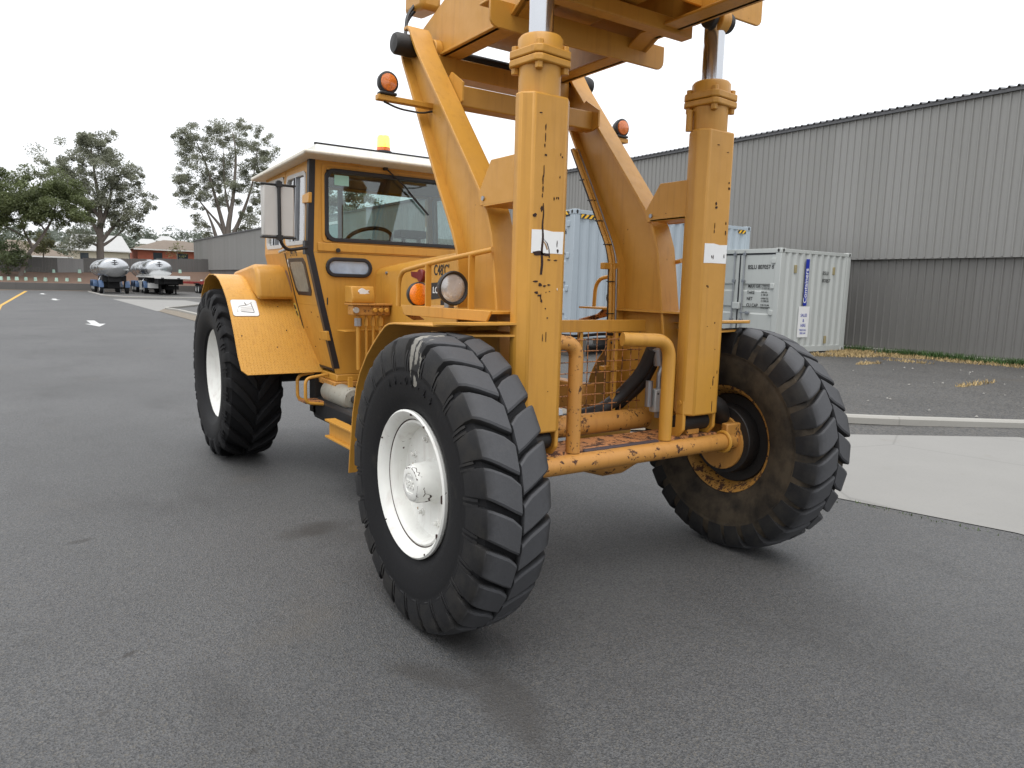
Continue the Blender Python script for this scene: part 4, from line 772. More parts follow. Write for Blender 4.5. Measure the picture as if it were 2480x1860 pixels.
# side walls (both sides): upper frame with two windows, lower slanting panels
def side(sg):
    S_ = lambda z: XB + (XT - XB) * (z - 1.79) / .71 if z >= 1.79 else (.735 + (XB - .735) * (z - 1.39) / .40 if z >= 1.39 else XF + (.735 - XF) * (z - .86) / .53)
    def panel(name, mat, pts, th=.03, d=0., par=None, **k):   # pts in (y,z) on the slanted side
        out = [(sg * (S_(z) + d), y, z) for y, z in pts]; inn = [(sg * (S_(z) + d - th), y, z) for y, z in pts]; n = len(pts)
        return cp(name, mat, MB().add(out + inn, [tuple(range(n)), tuple(range(2 * n - 1, n - 1, -1))] + [(i, (i + 1) % n, n + (i + 1) % n, n + i) for i in range(n)]), par, **k)
    dr = panel('door', 'yel', [(-2.545, 1.79), (-3.09, 1.79), (-3.07, 1.39), (-2.545, 1.39)])
    panel('door_lower', 'yel', [(-2.545, 1.389), (-3.07, 1.389), (-3.03, .90), (-2.555, .90)], par=dr)
    for a in ([(-2.545, 1.791), (-2.545, 2.47), (-2.59, 2.47), (-2.59, 1.791)], [(-3.05, 1.791), (-3.05, 2.47), (-3.09, 2.47), (-3.09, 1.791)], [(-2.59, 2.375), (-2.59, 2.47), (-3.05, 2.47), (-3.05, 2.375)], [(-2.59, 1.791), (-2.59, 1.855), (-3.05, 1.855), (-3.05, 1.791)]): panel('door_frame', 'yel', a, .03, 0, dr)
    panel('quarter_panel', 'yel', [(-3.10, 1.79), (CR, 1.79), (CR, 1.39), (-3.08, 1.39)]); panel('quarter_panel', 'yel', [(-3.08, 1.389), (CR, 1.389), (CR, .9), (-3.04, .9)])
    for a in ([(-3.10, 1.791), (-3.10, 2.47), (-3.13, 2.47), (-3.13, 1.791)], [(-3.60, 1.791), (-3.60, 2.47), (CR, 2.47), (CR, 1.791)], [(-3.13, 2.40), (-3.13, 2.47), (-3.60, 2.47), (-3.60, 2.40)], [(-3.13, 1.791), (-3.13, 1.84), (-3.60, 1.84), (-3.60, 1.791)]): panel('quarter_frame', 'yel', a, .03)
    def win(y0, y1, z0, z1, par, nm):
        pts = rrect(y0, y1, z0, z1, .045, 4); g = panel(nm, 'sideglass', pts, .005, -.012, par); inn = rrect(y0 + .016, y1 - .016, z0 + .018, z1 - .018, .035, 4); pts2 = rrect(y0 - .012, y1 + .012, z0 - .012, z1 + .012, .055, 4); n = len(pts2)
        vs = [(sg * (S_(z) + d), y, z) for d in (.006, -.02) for lp_ in (pts2, inn) for y, z in lp_]; fs = []
        for k in range(n): l = (k + 1) % n; fs += [(k, l, n + l, n + k), (2 * n + k, 3 * n + k, 3 * n + l, 2 * n + l), (k, 2 * n + k, 2 * n + l, l), (n + k, n + l, 3 * n + l, 3 * n + k)]
        cp('window_frame', 'greypl', MB().add(vs, fs), g)
        ym = y0 + (y1 - y0) * .5; cp('window_rail', 'steel', MB().bar((sg * (S_(z0) - .004), ym, z0), (sg * (S_(z1) - .004), ym, z1), .016, .02), g); cp('window_rail', 'seal', MB().bar((sg * (S_(z0) - .006), ym - .05, z0), (sg * (S_(z1) - .006), ym - .05, z1), .01, .02), g)
    win(-3.05, -2.60, 1.86, 2.38, dr, 'door_window'); win(-3.59, -3.14, 1.845, 2.39, cab, 'quarter_window')
    q = [(-2.70, 1.72), (-2.98, 1.72), (-3.0, 1.69), (-2.97, 1.52), (-2.94, 1.49), (-2.70, 1.49), (-2.675, 1.52), (-2.675, 1.69)]
    lw = panel('lower_window', 'dirtyglass', q, .004, .004, dr); c_ = (-2.835, 1.605); panel('lower_seal', 'seal', [(c_[0] + (y - c_[0]) * 1.30, c_[1] + (z - c_[1]) * 1.26) for y, z in q], .006, .0035, lw, bevel=.003)
    panel('door_seal', 'seal', [(-2.497, 2.47), (-2.497, 1.79), (-2.497, 1.39), (-2.497, .905), (-2.546, .905), (-2.546, 1.39), (-2.546, 1.79), (-2.546, 2.47)], .045, .009)
    panel('door_seal', 'seal', [(-3.075, 1.79), (-3.055, 1.39), (-3.018, .90), (-3.036, .90), (-3.073, 1.39), (-3.095, 1.79)], .02, .003)
    panel('door_seal', 'seal', [(-2.53, .90), (-2.53, .88), (-3.05, .885), (-3.05, .905)], .02, .004)
    for z in (2.22, 1.20): panel('door_hinge', 'yel', [(-2.47, z), (-2.47, z - .075), (-2.62, z - .07), (-2.62, z - .01)], .025, .018, bevel=.004)
    hd = cp('door_handle', 'steel', MB().bar((sg * (XB + .03), -3.13, 1.80), (sg * (XB + .03), -2.98, 1.815), .022, .022), dr, bevel=.006)
    if sg > 0:
        text('door_number', '34176', .085, 'letter', dr, (XB - .0085, -2.96, 1.765), (0, 1, 0), (.21, 0, 1), .004, sx=.85)
        panel('small_sticker', 'sticker', [(-3.06, 1.74), (-3.02, 1.74), (-3.02, 1.68), (-3.06, 1.68)], .003, .0025, dr)
        e = [(-3.16 + .05 * math.cos(t), 1.56 + .10 * math.sin(t)) for t in [k * PI / 8 for k in range(16)]]; panel('oval_patch', simple('faded_brown_patch', (.22, .12, .07), .7), e, .003, .0025)
        st = panel('yellow_sticker', 'blueplate', [(-3.16, 1.39), (-3.11, 1.39), (-3.09, 1.27), (-3.14, 1.27)], .003, .0025); panel('sticker_print', 'letter', [(-3.15, 1.375), (-3.12, 1.375), (-3.11, 1.34), (-3.145, 1.34)], .003, .0035, st); panel('sticker_print', 'letter', [(-3.14, 1.325), (-3.11, 1.325), (-3.102, 1.285), (-3.132, 1.285)], .003, .0035, st)
        for y, z in ((-2.75, 1.33), (-2.95, 1.20), (-2.70, 1.12), (-2.85, 1.05), (-2.62, 1.3)): panel('rivet_rust', 'rustm', [(y + .006 * math.cos(t), z + .006 * math.sin(t)) for t in [k * PI / 3 for k in range(6)]], .002, .002, dr)
        # mirror
        mc = hit(673, 512, 'y', -2.42); mx, mz = mc.x, mc.z
        mr = cp('mirror', 'greypl', MB().prism([(mx - .118, -2.42), (mx - .105, -2.395), (mx + .105, -2.395), (mx + .118, -2.42), (mx + .112, -2.445), (mx - .112, -2.445)], 'z', mz - .175, mz + .175), bevel=.008)
        for z in (mz - .19, mz + .176): cp('mirror_cap', 'black', MB().box(mx - .122, mx + .122, -2.448, -2.392, z, z + .014), mr, bevel=.004)
        cp('mirror_glass', 'chrome', MB().box(mx - .10, mx + .10, -2.452, -2.446, mz - .16, mz + .16), mr)
        ap = hit(736, 597, 'x', .85)
        cp('mirror_arm', 'black', MB().tube(fillet([(mx + .0, -2.385, mz + .21), (mx + .0, -2.385, mz - .21), (mx - .06, -2.42, mz - .27), (XB + .01, -2.50, 1.82)], .08), .0125, 10), mr); cp('mirror_mount', 'black', MB().box(XB, XB + .03, -2.545, -2.49, 1.77, 1.87), mr)
        for z in (mz - .185, mz + .185): cp('mirror_clamp', 'black', MB().box(mx - .02, mx + .02, -2.40, -2.37, z - .018, z + .018), mr)
side(1); side(-1)
text('panel_lettering', '1', .075, 'letter', cab, (.70, fy1 + .001, 1.40), (-1, 0, 0), (0, 0, 1)); 
for sg in (1, -1): cp('corner_pillar', 'yel', MB().bar((sg * .775, CR + .03, 1.79), (sg * .765, CR + .03, 2.48), .06, .06))
bk = MB().box(-XB + .03, XB - .03, CR, CR + .03, .86, 1.84); cp('rear_panel', 'yel', bk); cp('rear_panel', 'yel', MB().box(-XT + .03, XT - .03, CR, CR + .03, 2.40, 2.49)); cp('rear_window', 'glass', MB().box(-.74, .74, CR + .012, CR + .018, 1.84, 2.40), smooth=False); cp('rear_mullion', 'interior', MB().box(.12, .16, CR, CR + .03, 1.84, 2.40))
ro = MB(); RZ = lambda y: 2.502 + (y + 2.33) * .035
ro.prism([(y, RZ(y)) for y in (-2.33, -3.78)] + [(-3.78, RZ(-3.78) - .03), (-2.36, 2.466), (-2.325, 2.478)], 'x', -.90, .90); rf = cp('roof', 'roofwhite', ro, bevel=.010)
cp('roof_pod', 'white', MB().prism([(-2.40, 2.50), (-2.43, 2.566), (-3.60, 2.53), (-3.62, 2.45)], 'x', -.79, .79), rf, bevel=.012); cp('pod_edge', 'black', MB().box(-.79, .79, -2.455, -2.43, 2.560, 2.574), rf)
cp('headliner', 'headliner', MB().box(-.77, .77, CR + .04, CY - .05, 2.42, 2.44))
bcx, bcy = .125, -2.72
bn = cp('beacon', 'black', MB().lathe([(2.53, .0), (2.53, .085), (2.60, .072), (2.625, .066), (2.63, 0)], (bcx, bcy, 0), 'z', 28)); cp('beacon_base_ring', 'beacondk', MB().lathe([(2.628, .056), (2.655, .054), (2.662, 0)], (bcx, bcy, 0), 'z', 28), bn)
cp('beacon_lens', 'beacon', MB().lathe([(2.655, .054), (2.728, .052), (2.746, .044), (2.753, 0)], (bcx, bcy, 0), 'z', 28), bn)
# cab interior
cp('dash', 'interior', MB().box(-.45, .60, CY - .33, CY - .04, 1.60, 1.84), bevel=.03); cp('instrument_pod', 'black', MB().box(-.22, .02, CY - .26, CY - .12, 1.945, 2.01).box(-.19, -.16, CY - .2, CY - .16, 1.84, 1.945).box(-.05, -.02, CY - .2, CY - .16, 1.84, 1.945), bevel=.01)
swc = V((.19, CY - .37, 1.92)); ax = V((0, -.55, 1)).normalized(); u_ = V((1, 0, 0)); v_ = ax.cross(u_)
sw_ = cp('steering_wheel', 'black', MB().tube([swc + u_ * (.19 * math.cos(t)) + v_ * (.19 * math.sin(t)) for t in [2 * PI * k / 36 for k in range(37)]], .016, 8)); cp('steering_column', 'black', MB().cyl(swc - ax * .3, swc, .025, 12).bar(swc - u_ * .2, swc + u_ * .2, .03, .015), sw_)
st_ = cp('seat', 'black', MB().box(.05, .55, -3.45, -2.98, 1.42, 1.54), bevel=.04); cp('backrest', 'black', MB().box(.08, .52, -3.52, -3.40, 1.54, 1.93), st_, bevel=.04)
cp('lever_console', 'interior', MB().box(-.6, -.3, -3.3, -2.8, 1.3, 1.75), bevel=.02)
# ---------------- valve bank in front of the cab
vx0, vx1, vy = .30, .60, -2.2
vbk = B('valve_bank', 'rusty', vx0, vx1, vy - .10, vy, 1.33, 1.405, bevel=.008); B('valve_tray', 'rusty', vx0 - .01, vx1 + .01, vy - .14, vy + .02, 1.405, 1.418, par=vbk, bevel=.003)
MB().prism([(vy - .16, 1.42), (vy - .01, 1.42), (vy - .0, 1.46), (vy - .03, 1.545), (vy - .16, 1.545)], 'x', .42, .60).build('control_box', 'yel', vbk, bevel=.008); MB().prism(blob(.51, 1.505, .11, .06, 14, .5), 'y', vy - .02, vy - .010).build('peeling_label', 'sticker', vbk)
for x in (.34, .385, .43): MB().cyl((x, vy, 1.37), (x, vy + .03, 1.37), .017, 12).build('spool_cap', 'yel', vbk, bevel=.003)
MB().cyl((.575, vy, 1.37), (.575, vy + .015, 1.37), .022, 12).build('spool_cap', 'alu', vbk)
for x, r in ((.54, .021), (.475, .014), (.42, .014), (.36, .02)): MB().tube([(x, vy - .04, 1.33), (x, vy - .04, 1.28), (x - .015, vy - .07, .92)], r * .8, 10).build('valve_hose', 'yel', vbk); MB().cyl((x, vy - .04, 1.25), (x, vy - .04, 1.31), r * 1.35, 6).build('hose_nut', 'steel' if x == .54 else 'yel', vbk)
B('mounting_plate', 'yel', .30, .62, -2.47, -2.30, 1.20, 1.21, par=vbk)
# ---------------- rear mudguards
RP = [(-4.39, .70), (-4.395, .98), (-4.30, 1.27), (-4.18, 1.44), (-4.02, 1.56), (-3.85, 1.605), (-3.70, 1.605), (-3.58, 1.59), (-3.48, 1.56), (-3.36, 1.495), (-3.256, 1.423), (-3.18, 1.345), (-3.113, 1.268), (-3.012, 1.133), (-2.915, .974), (-2.84, .86)]
for sg in (1, -1):
    def sp(y, z, x): return (sg * x, y, z)
    A_ = [sp(y, z, 1.25) for y, z in RP[:-1]] + [sp(-2.828, .84, 1.20)]; B_ = [sp(y, z, .60) for y, z in RP[:-1]] + [sp(-2.828, .84, .60)]
    A_.insert(-1, sp(-2.850, .875, 1.242)); B_.insert(-1, sp(-2.850, .875, .60))
    rm = MB().sheet(A_, B_, .008 * sg).build('rear_mudguard', 'diamond', T)
    MB().box(min(sg * 1.0, sg * 1.26), max(sg * 1.0, sg * 1.26), -4.47, -4.40, .55, .78).build('mudflap_bracket', 'rusty', rm, bevel=.006)
    # rounded locker on the guard beside the cab
    MB().prism([(-4.0, 1.58), (-3.92, 1.64), (-3.30, 1.70), (-3.22, 1.68), (-3.17, 1.62), (-3.13, 1.45), (-3.14, 1.41), (-3.30, 1.46), (-3.58, 1.57)], 'x', min(sg * .70, sg * 1.03), max(sg * .70, sg * 1.03)).build('locker', 'yel', rm, bevel=.03, seg=3)
    if sg > 0:
        n0 = V((0, .143, -.155)).normalized(); nn = V((0, .155, .143)).normalized(); o0 = V((0, -3.256, 1.423))
        def fp(x, t, d): p = o0 + n0 * t + nn * d; return (x, p.y, p.z)
        def plate(nm, mat, pts, d0, d1, par): n = len(pts); return MB().add([fp(x, t, d0) for x, t in pts] + [fp(x, t, d1) for x, t in pts], [tuple(range(n)), tuple(range(2 * n - 1, n - 1, -1))] + [(i, (i + 1) % n, n + (i + 1) % n, n + i) for i in range(n)]).build(nm, mat, par)
        sg_ = plate('white_plate', 'sticker', rrect(1.025, 1.225, .03, .20, .02, 4), .0085, .0125, rm); plate('plate_border', 'letter', rrect(1.022, 1.228, .027, .203, .022, 4), .0075, .0095, sg_)
        for p, q in (((1.19, .15), (1.17, .10)), ((1.17, .10), (1.10, .085)), ((1.10, .085), (1.06, .055)), ((1.07, .06), (1.06, .16)), ((1.06, .165), (1.16, .155)), ((1.18, .15), (1.19, .155)), ((1.16, .115), (1.07, .105)), ((1.16, .13), (1.07, .122)), ((1.165, .142), (1.065, .138)), ((1.11, .085), (1.12, .06))): plate('plate_drawing', 'letter' if p[1] not in (.115, .13, .142) else 'greypl', [(p[0] - .002, p[1] - .003), (p[0] + .002, p[1] + .003), (q[0] + .002, q[1] + .003), (q[0] - .002, q[1] - .003)], .0127, .0135, sg_)
        for x, t in ((.86, .10), (.84, .35), (.95, .52), (1.2, .40)): plate('guard_bolt', 'rustm', [(x + .006 * math.cos(a), t + .006 * math.sin(a)) for a in [k * PI / 3 for k in range(6)]], .008, .011, rm)
    MB().box(min(sg * .50, sg * .66), max(sg * .50, sg * .66), -3.0, -2.86, .50, .84).build('inner_flap', 'dark', rm)
# ---------------- steps and tanks under the cab (near side)
for y in (-2.88, -2.68): MB().tube(fillet([(.62, y, .84), (.80, y, .815), (.80, y, .62), (.64, y, .60)], .05, 5), .013, 10).build('step_loop', 'yel', T)
B('step_tread', 'ledge', .62, .80, -2.88, -2.68, .612, .624, bevel=.003)
MB().lathe([(-2.75, 0), (-2.75, .06), (-2.72, .085), (-2.26, .085), (-2.23, .07), (-2.22, 0)], (.58, 0, .70), 'y', 28).build('air_tank', 'tankgrey', T); MB().bar((.58, -2.30, .78), (.58, -2.30, .86), .03, .03).build('tank_strap', 'yel', T); MB().cyl((.58, -2.22, .70), (.58, -2.0, .70), .03, 14).build('tank_pipe', 'dark', T)
B('fuel_tank', 'black', .22, .66, -2.95, -1.55, .45, .64, bevel=.04)
ib = MB().box(.72, .80, -2.25, -1.45, .552, .566).box(.72, .80, -2.25, -1.45, .43, .444).box(.755, .765, -2.25, -1.45, .444, .552).build('channel_step', 'yel', T, bevel=.002)
B('step_hanger', 'dark', .60, .74, -1.75, -1.6, .50, .85); B('cab_sill', 'rusty', -.63, .63, -3.0, -2.49, .755, .80)

# ================================================================== BACKGROUND
# bank, low wall, fence
def bankz(x, y): return max(0., min(1, (-y - 84.3) / 7.5)) * (1.15 + .035 * max(0, -x)) + .62
bm_ = MB(); X_ = [14 - 2 * k for k in range(24)]; Y_ = [-84.25 - .95 * k for k in range(10)]
bm_.add([(x, y, bankz(x, y) + .12 * mnoise.noise(V((x * .5, y * .7, 0)))) for y in Y_ for x in X_], [(j * 24 + i, j * 24 + i + 1, (j + 1) * 24 + i + 1, (j + 1) * 24 + i) for j in range(9) for i in range(23)]); struct(bm_.build('embankment', 'mulch'))
rw = MB().box(-33, 14, -84.3, -84.0, -.02, .70); tag(rw.build('retaining_wall', concrete('dark_block_wall', (.11, .105, .10)), bevel=.02), 'low dark grey retaining wall at the end of the road', 'wall')
def wood(name, c):
    t = NT(name); s_ = t.noise(3, 3, src=t.map((6, 6, .05))); t.col(t.mix(s_, tuple(q * .65 for q in c), tuple(q * 1.3 for q in c))); t.rough(.9); return t.m
M['pal'] = wood('weathered_palings', (.125, .12, .115))
fn = empty('paling_fence', (-9, -92.2, 1.7), 'long weathered grey paling fence on the bank behind the tankers', 'fence')
for k in range(19):
    x1 = 14 - 2.5 * k; z0 = 1.72 + .035 * max(0, -x1) - .3; hgt = 1.95 if k % 3 else 1.9; f_ = MB()
    for j in range(18):
        xx = x1 - .139 * j; f_.box(xx - .135 + 9, xx + 9, -.02 + .012 * (j % 2), .0 + .012 * (j % 2), z0 - 1.7, z0 - 1.7 + hgt + random.uniform(-.02, .02))
    f_.build('fence_panel', 'pal' if k != 6 else wood('pale_new_palings', (.26, .255, .25)), fn, smooth=False); MB().box(x1 - .06 + 9, x1 + .06 + 9, -.14, -.03, z0 - 1.7, z0 - 1.7 + hgt).build('fence_post', 'pal', fn)
M['guard'] = simple('pale_green_tree_guard', (.42, .60, .50), .6)
def tguard(u, v, y, label):
    p = hit(u, v, 'y', y); z = bankz(p.x, y) - .04; mb = MB(); r0, r1 = .20, .16; h = p.z + .24 - z; h = max(.38, min(.62, h)); vs = []
    for k in range(3):
        a = 2 * PI * k / 3 + u; vs.append((r0 * math.cos(a), r0 * math.sin(a), 0))
    for k in range(3):
        a = 2 * PI * k / 3 + u; vs.append((r1 * math.cos(a), r1 * math.sin(a), h))
    q = MB().add(vs, [(0, 1, 4, 3), (1, 2, 5, 4), (2, 0, 3, 5)]).build('tree_guard', 'guard', smooth=False, off=(p.x, y, z)); so_ = q.modifiers.new('s', 'SOLIDIFY'); so_.thickness = .012
    MB().cyl((.1, 0, -.1), (.1, 0, h + .12), .012, 6).build('stake', 'pal', q); return tag(q, label, 'tree guard', 'tree guards on the bank')
ordn = ['leftmost', 'second from left', 'third from left', 'fourth from left', 'fifth from left', 'sixth from left', 'seventh from left', 'eighth from left', 'rightmost']
for k, u in enumerate((4, 20, 40.5, 62, 85, 110.5, 138, 163, 193)): tguard(u, 681, -86, 'pale green tree guard in the front row on the bank, ' + ordn[k])
for k, u in enumerate((58.5, 129, 193, 436)): tguard(u, 658, -91.3, 'pale green tree guard in the rear row by the fence, ' + ('leftmost', 'second from left', 'third from left', 'rightmost by the flatbed')[k])

# ---------------- trees
def bark(name, c):
    t = NT(name); s_ = t.noise(4, 5, src=t.map((3, 3, .6))); t.col(t.mix(s_, tuple(q * .55 for q in c), tuple(q * 1.35 for q in c))); t.rough(.9); t.bump(s_, .4, .03); return t.m
def leafm(name, c, tr=.3):
    t = NT(name); g = t.mix(t.ramp(t.noise(.9, 4), .3, .7), tuple(q * .6 for q in c), tuple(q * 1.5 for q in c)); t.col(g); t.rough(.55)
    td = t.n('ShaderNodeBsdfTranslucent'); t.l(g, td.inputs[0]); mx = t.n('ShaderNodeMixShader'); mx.inputs[0].default_value = tr; t.l(t.p.outputs[0], mx.inputs[1]); t.l(td.outputs[0], mx.inputs[2]); t.l(mx.outputs[0], t.t.nodes['Material Output'].inputs[0]); return t.m
M['bark'] = bark('gum_bark', (.19, .16, .14)); M['barkd'] = bark('dark_bark', (.10, .075, .055))
M['gum'] = leafm('gum_leaves', (.20, .21, .15), .42); M['pine'] = leafm('dense_green_leaves', (.105, .128, .048)); M['shrubm'] = leafm('shrub_leaves', (.085, .11, .045)); M['olive'] = leafm('olive_leaves', (.13, .13, .05)); M['farleaf'] = leafm('hazed_far_leaves', (.12, .14, .11))  # farleaf: distance haze is mixed into its paler leaf colour
def leaves(mb, c, r, n, size, flat_=.75, droop=0.):
    for k in range(n):
        d = V((random.gauss(0, 1), random.gauss(0, 1), random.gauss(0, 1))).normalized() * (random.random() ** .42); p = c + V((d.x * r, d.y * r, d.z * r * flat_)); s_ = size * random.uniform(.5, 1.25)
        a = V((random.gauss(0, 1), random.gauss(0, 1), random.gauss(0, .7) - droop)).normalized(); b = a.cross(V((random.gauss(0, 1), random.gauss(0, 1), random.gauss(0, 1)))).normalized(); a *= s_; b *= s_ * .42
        mb.add([p - a * .5, p + b * .5, p + a * .5, p - b * .5], [(0, 1, 2, 3)])
def tree(name, label, cat, base, limbs, clumps, leafmat, barkmat, nleaf, size, flat_=.75, droop=.3, group=None):
    o = empty(name, base, label, cat, group); base = V(base); mb = MB()
    for pts, r0, r1 in limbs:
        pts = [V(p) - base for p in pts]; pts = fillet(pts, 2., 3) if len(pts) > 2 else pts; m = len(pts); mb.tube(pts, [r0 + (r1 - r0) * i / (m - 1) for i in range(m)], 8)
    mb.build('trunk', barkmat, o); lf = MB()
    for c, r in clumps:
        nsub = 7
        for k in range(nsub):
            d = V((random.gauss(0, .55), random.gauss(0, .6), random.gauss(0, .45))) * r; leaves(lf, V(c) - base + d, r * random.uniform(.28, .75), int(nleaf * (r / 1.4) ** 1.6 / nsub), size, flat_, droop)
    lf.build('crown', leafmat, o, smooth=False, recalc=False); return o
def ptree(name, label, cat, y, basepx, zb, px, limbpx, leafmat, barkmat, nleaf, size, k, group=None, depth=2.0, flat_=.75, droop=.3):
    Z = lambda a, b: (a / 3.16, 280 + b / 3.16)
    b = hit(*Z(*basepx), 'y', y); base = (b.x, y, zb); cl = []; ctr = sum(a for a, *_ in px) / len(px)
    for q in px: p = hit(*Z(q[0], q[1]), 'y', y); cl.append((V((p.x, y + random.uniform(-1, 1) * depth, p.z)), q[2] * k))
    L = []
    for pts, r0, r1 in limbpx:
        P_ = [];
        for i, (a, c) in enumerate(pts): p = hit(*Z(a, c), 'y', y); P_.append(V((p.x, y + (random.uniform(-.5, .5) * depth * i / len(pts)), p.z)))
        if pts[0] == basepx: P_[0].z = zb
        L.append((P_, r0, r1))
    return tree(name, label, cat, base, L, cl, leafmat, barkmat, nleaf, size, flat_, droop, group)
cA = [(600, 200, 55), (640, 215, 60), (720, 180, 60), (800, 190, 60), (870, 270, 50), (540, 320, 60), (690, 265, 60), (620, 370, 60), (760, 350, 70), (850, 350, 60), (390, 420, 65), (340, 460, 40), (490, 430, 55), (600, 450, 70), (720, 440, 70), (930, 430, 70), (1000, 450, 60), (830, 500, 60), (640, 560, 60), (900, 550, 60), (1010, 560, 55), (760, 630, 70), (690, 660, 60), (880, 640, 70), (1080, 650, 50), (950, 700, 70), (830, 740, 60), (1100, 735, 40), (1000, 820, 60), (880, 840, 50), (1010, 880, 40), (640, 930, 55), (560, 950, 50), (690, 950, 40), (700, 770, 50), (960, 770, 50), (560, 560, 60), (440, 520, 50)]
lA = [([(765, 1090), (765, 900), (770, 700), (720, 450), (700, 250)], .42, .07), ([(770, 860), (850, 620), (880, 400)], .26, .06), ([(765, 930), (680, 760), (620, 560)], .24, .06), ([(780, 960), (880, 830), (1000, 720)], .25, .06), ([(760, 1010), (860, 950), (960, 860)], .2, .05), ([(760, 1000), (690, 970), (600, 950)], .18, .05), ([(760, 780), (650, 620), (480, 450)], .2, .05), ([(770, 650), (830, 500), (960, 440)], .16, .04)]
ptree('gum_tree', 'tall open gum tree with a single trunk behind the silver tankers', 'tree', -97, (765, 1090), 1.9, cA, lA, 'gum', 'bark', 1250, .26, .0240, 'gum trees behind the yard', 2.2)
cB = [(1440, 105, 45), (1400, 160, 50), (1470, 170, 45), (1600, 130, 50), (1700, 110, 55), (1800, 100, 50), (1920, 130, 50), (1985, 190, 45), (1450, 215, 55), (1560, 180, 50), (1690, 180, 60), (1830, 175, 60), (1960, 260, 55), (1420, 280, 50), (1520, 300, 50), (2010, 320, 50), (1800, 290, 60), (1740, 350, 60), (1600, 370, 60), (1480, 360, 50), (2020, 410, 50), (1890, 380, 60), (1380, 440, 55), (1450, 480, 55), (1560, 470, 55), (1690, 470, 60), (1820, 440, 60), (1950, 480, 55), (1350, 530, 40), (1480, 560, 50), (1630, 540, 55), (1750, 550, 55), (1900, 560, 55), (2010, 560, 50), (1400, 610, 45), (1540, 640, 50), (1680, 630, 55), (1800, 650, 50), (1950, 640, 50), (1470, 690, 45), (1880, 790, 60), (1960, 730, 60), (2000, 770, 50), (1540, 780, 35), (1520, 850, 35), (1600, 910, 40), (1850, 860, 45), (2080, 480, 60), (2100, 600, 60), (2070, 300, 55)]
lB = [([(1740, 1000), (1740, 860), (1780, 640), (1800, 300), (1790, 120)], .45, .06), ([(1740, 980), (1700, 800), (1640, 600), (1560, 330), (1480, 160)], .35, .05), ([(1745, 990), (1840, 800), (1930, 560), (1960, 260)], .35, .05), ([(1740, 960), (1690, 840), (1560, 700), (1400, 500)], .26, .05), ([(1670, 990), (1630, 840), (1560, 700)], .3, .08), ([(1760, 760), (1720, 560), (1700, 200)], .2, .04)]
ptree('gum_tree', 'broad tall gum tree with several leaning stems behind the left end of the shed', 'tree', -108, (1740, 1000), .0, cB, lB, 'gum', 'bark', 1200, .26, .0275, 'gum trees behind the yard', 2.5)
cC = [(90, 590, 110), (30, 640, 100), (170, 660, 100), (60, 740, 90), (160, 760, 80), (250, 720, 80), (310, 610, 90), (400, 560, 95), (490, 550, 95), (560, 620, 80), (440, 670, 90), (590, 730, 80), (340, 730, 70), (220, 800, 45), (90, 800, 50), (540, 780, 50), (650, 750, 60), (360, 660, 80), (-60, 620, 110), (-90, 720, 110), (430, 770, 45)]
lC = [([(150, 1190), (200, 1080), (300, 960), (400, 800), (430, 680)], .22, .07), ([(350, 890), (310, 830), (250, 760)], .10, .04), ([(250, 1010), (180, 880), (160, 780)], .14, .05), ([(180, 920), (60, 860), (-60, 780)], .09, .04)]
ptree('wattle_tree', 'low spreading dense green tree on a leaning trunk at the left edge', 'tree', -89, (150, 1190), 1.15, cC, lC, 'pine', 'bark', 1700, .25, .0215, None, 1.6, .7)
ptree('shrub', 'dark round shrub under the spreading tree at the left edge', 'shrub', -88.5, (60, 1190), 1.0, [(20, 1000, 70), (90, 1010, 70), (60, 1100, 80), (120, 1150, 60), (0, 1120, 80), (150, 1060, 50), (-60, 1050, 80)], [([(60, 1190), (60, 1060)], .1, .04)], 'shrubm', 'barkd', 800, .26, .018, 'shrubs on the bank', 1.0)
ptree('shrub', 'brownish green bush hanging over the fence beside the leaning trunk', 'shrub', -93.5, (330, 1090), 1.9, [(290, 960, 60), (340, 990, 65), (260, 1000, 45), (390, 970, 40), (380, 1010, 40)], [([(330, 1090), (330, 980)], .1, .04)], 'olive', 'barkd', 800, .26, .018, 'shrubs on the bank', .8)
ptree('young_tree', 'young thin tree with a small olive crown in front of the red brick house', 'tree', -93, (1355, 1190), 1.9, [(1345, 1030, 45), (1300, 1045, 40), (1390, 1040, 40), (1340, 1000, 30)], [([(1355, 1190), (1355, 1020)], .07, .04)], 'olive', 'bark', 220, .24, .018, None, .6)

cD = [(2530, 640, 60), (2600, 620, 60), (2680, 630, 60), (2760, 650, 60), (2830, 690, 60), (2560, 700, 60), (2660, 700, 60), (2740, 730, 60), (2480, 700, 60), (2430, 620, 60), (2620, 780, 60)]
cD = [(a, b, r) for a, b, r in cD]
ptree('gum_tree', 'gum tree behind the shed, seen through the tractor windscreen', 'tree', -84, (2660, 900), .0, cD, [([(2660, 900), (2660, 760), (2640, 640)], .3, .06), ([(2660, 800), (2740, 680)], .15, .05), ([(2660, 800), (2540, 680)], .15, .05)], 'gum', 'bark', 800, .34, .022, 'gum trees behind the yard', 2.0)
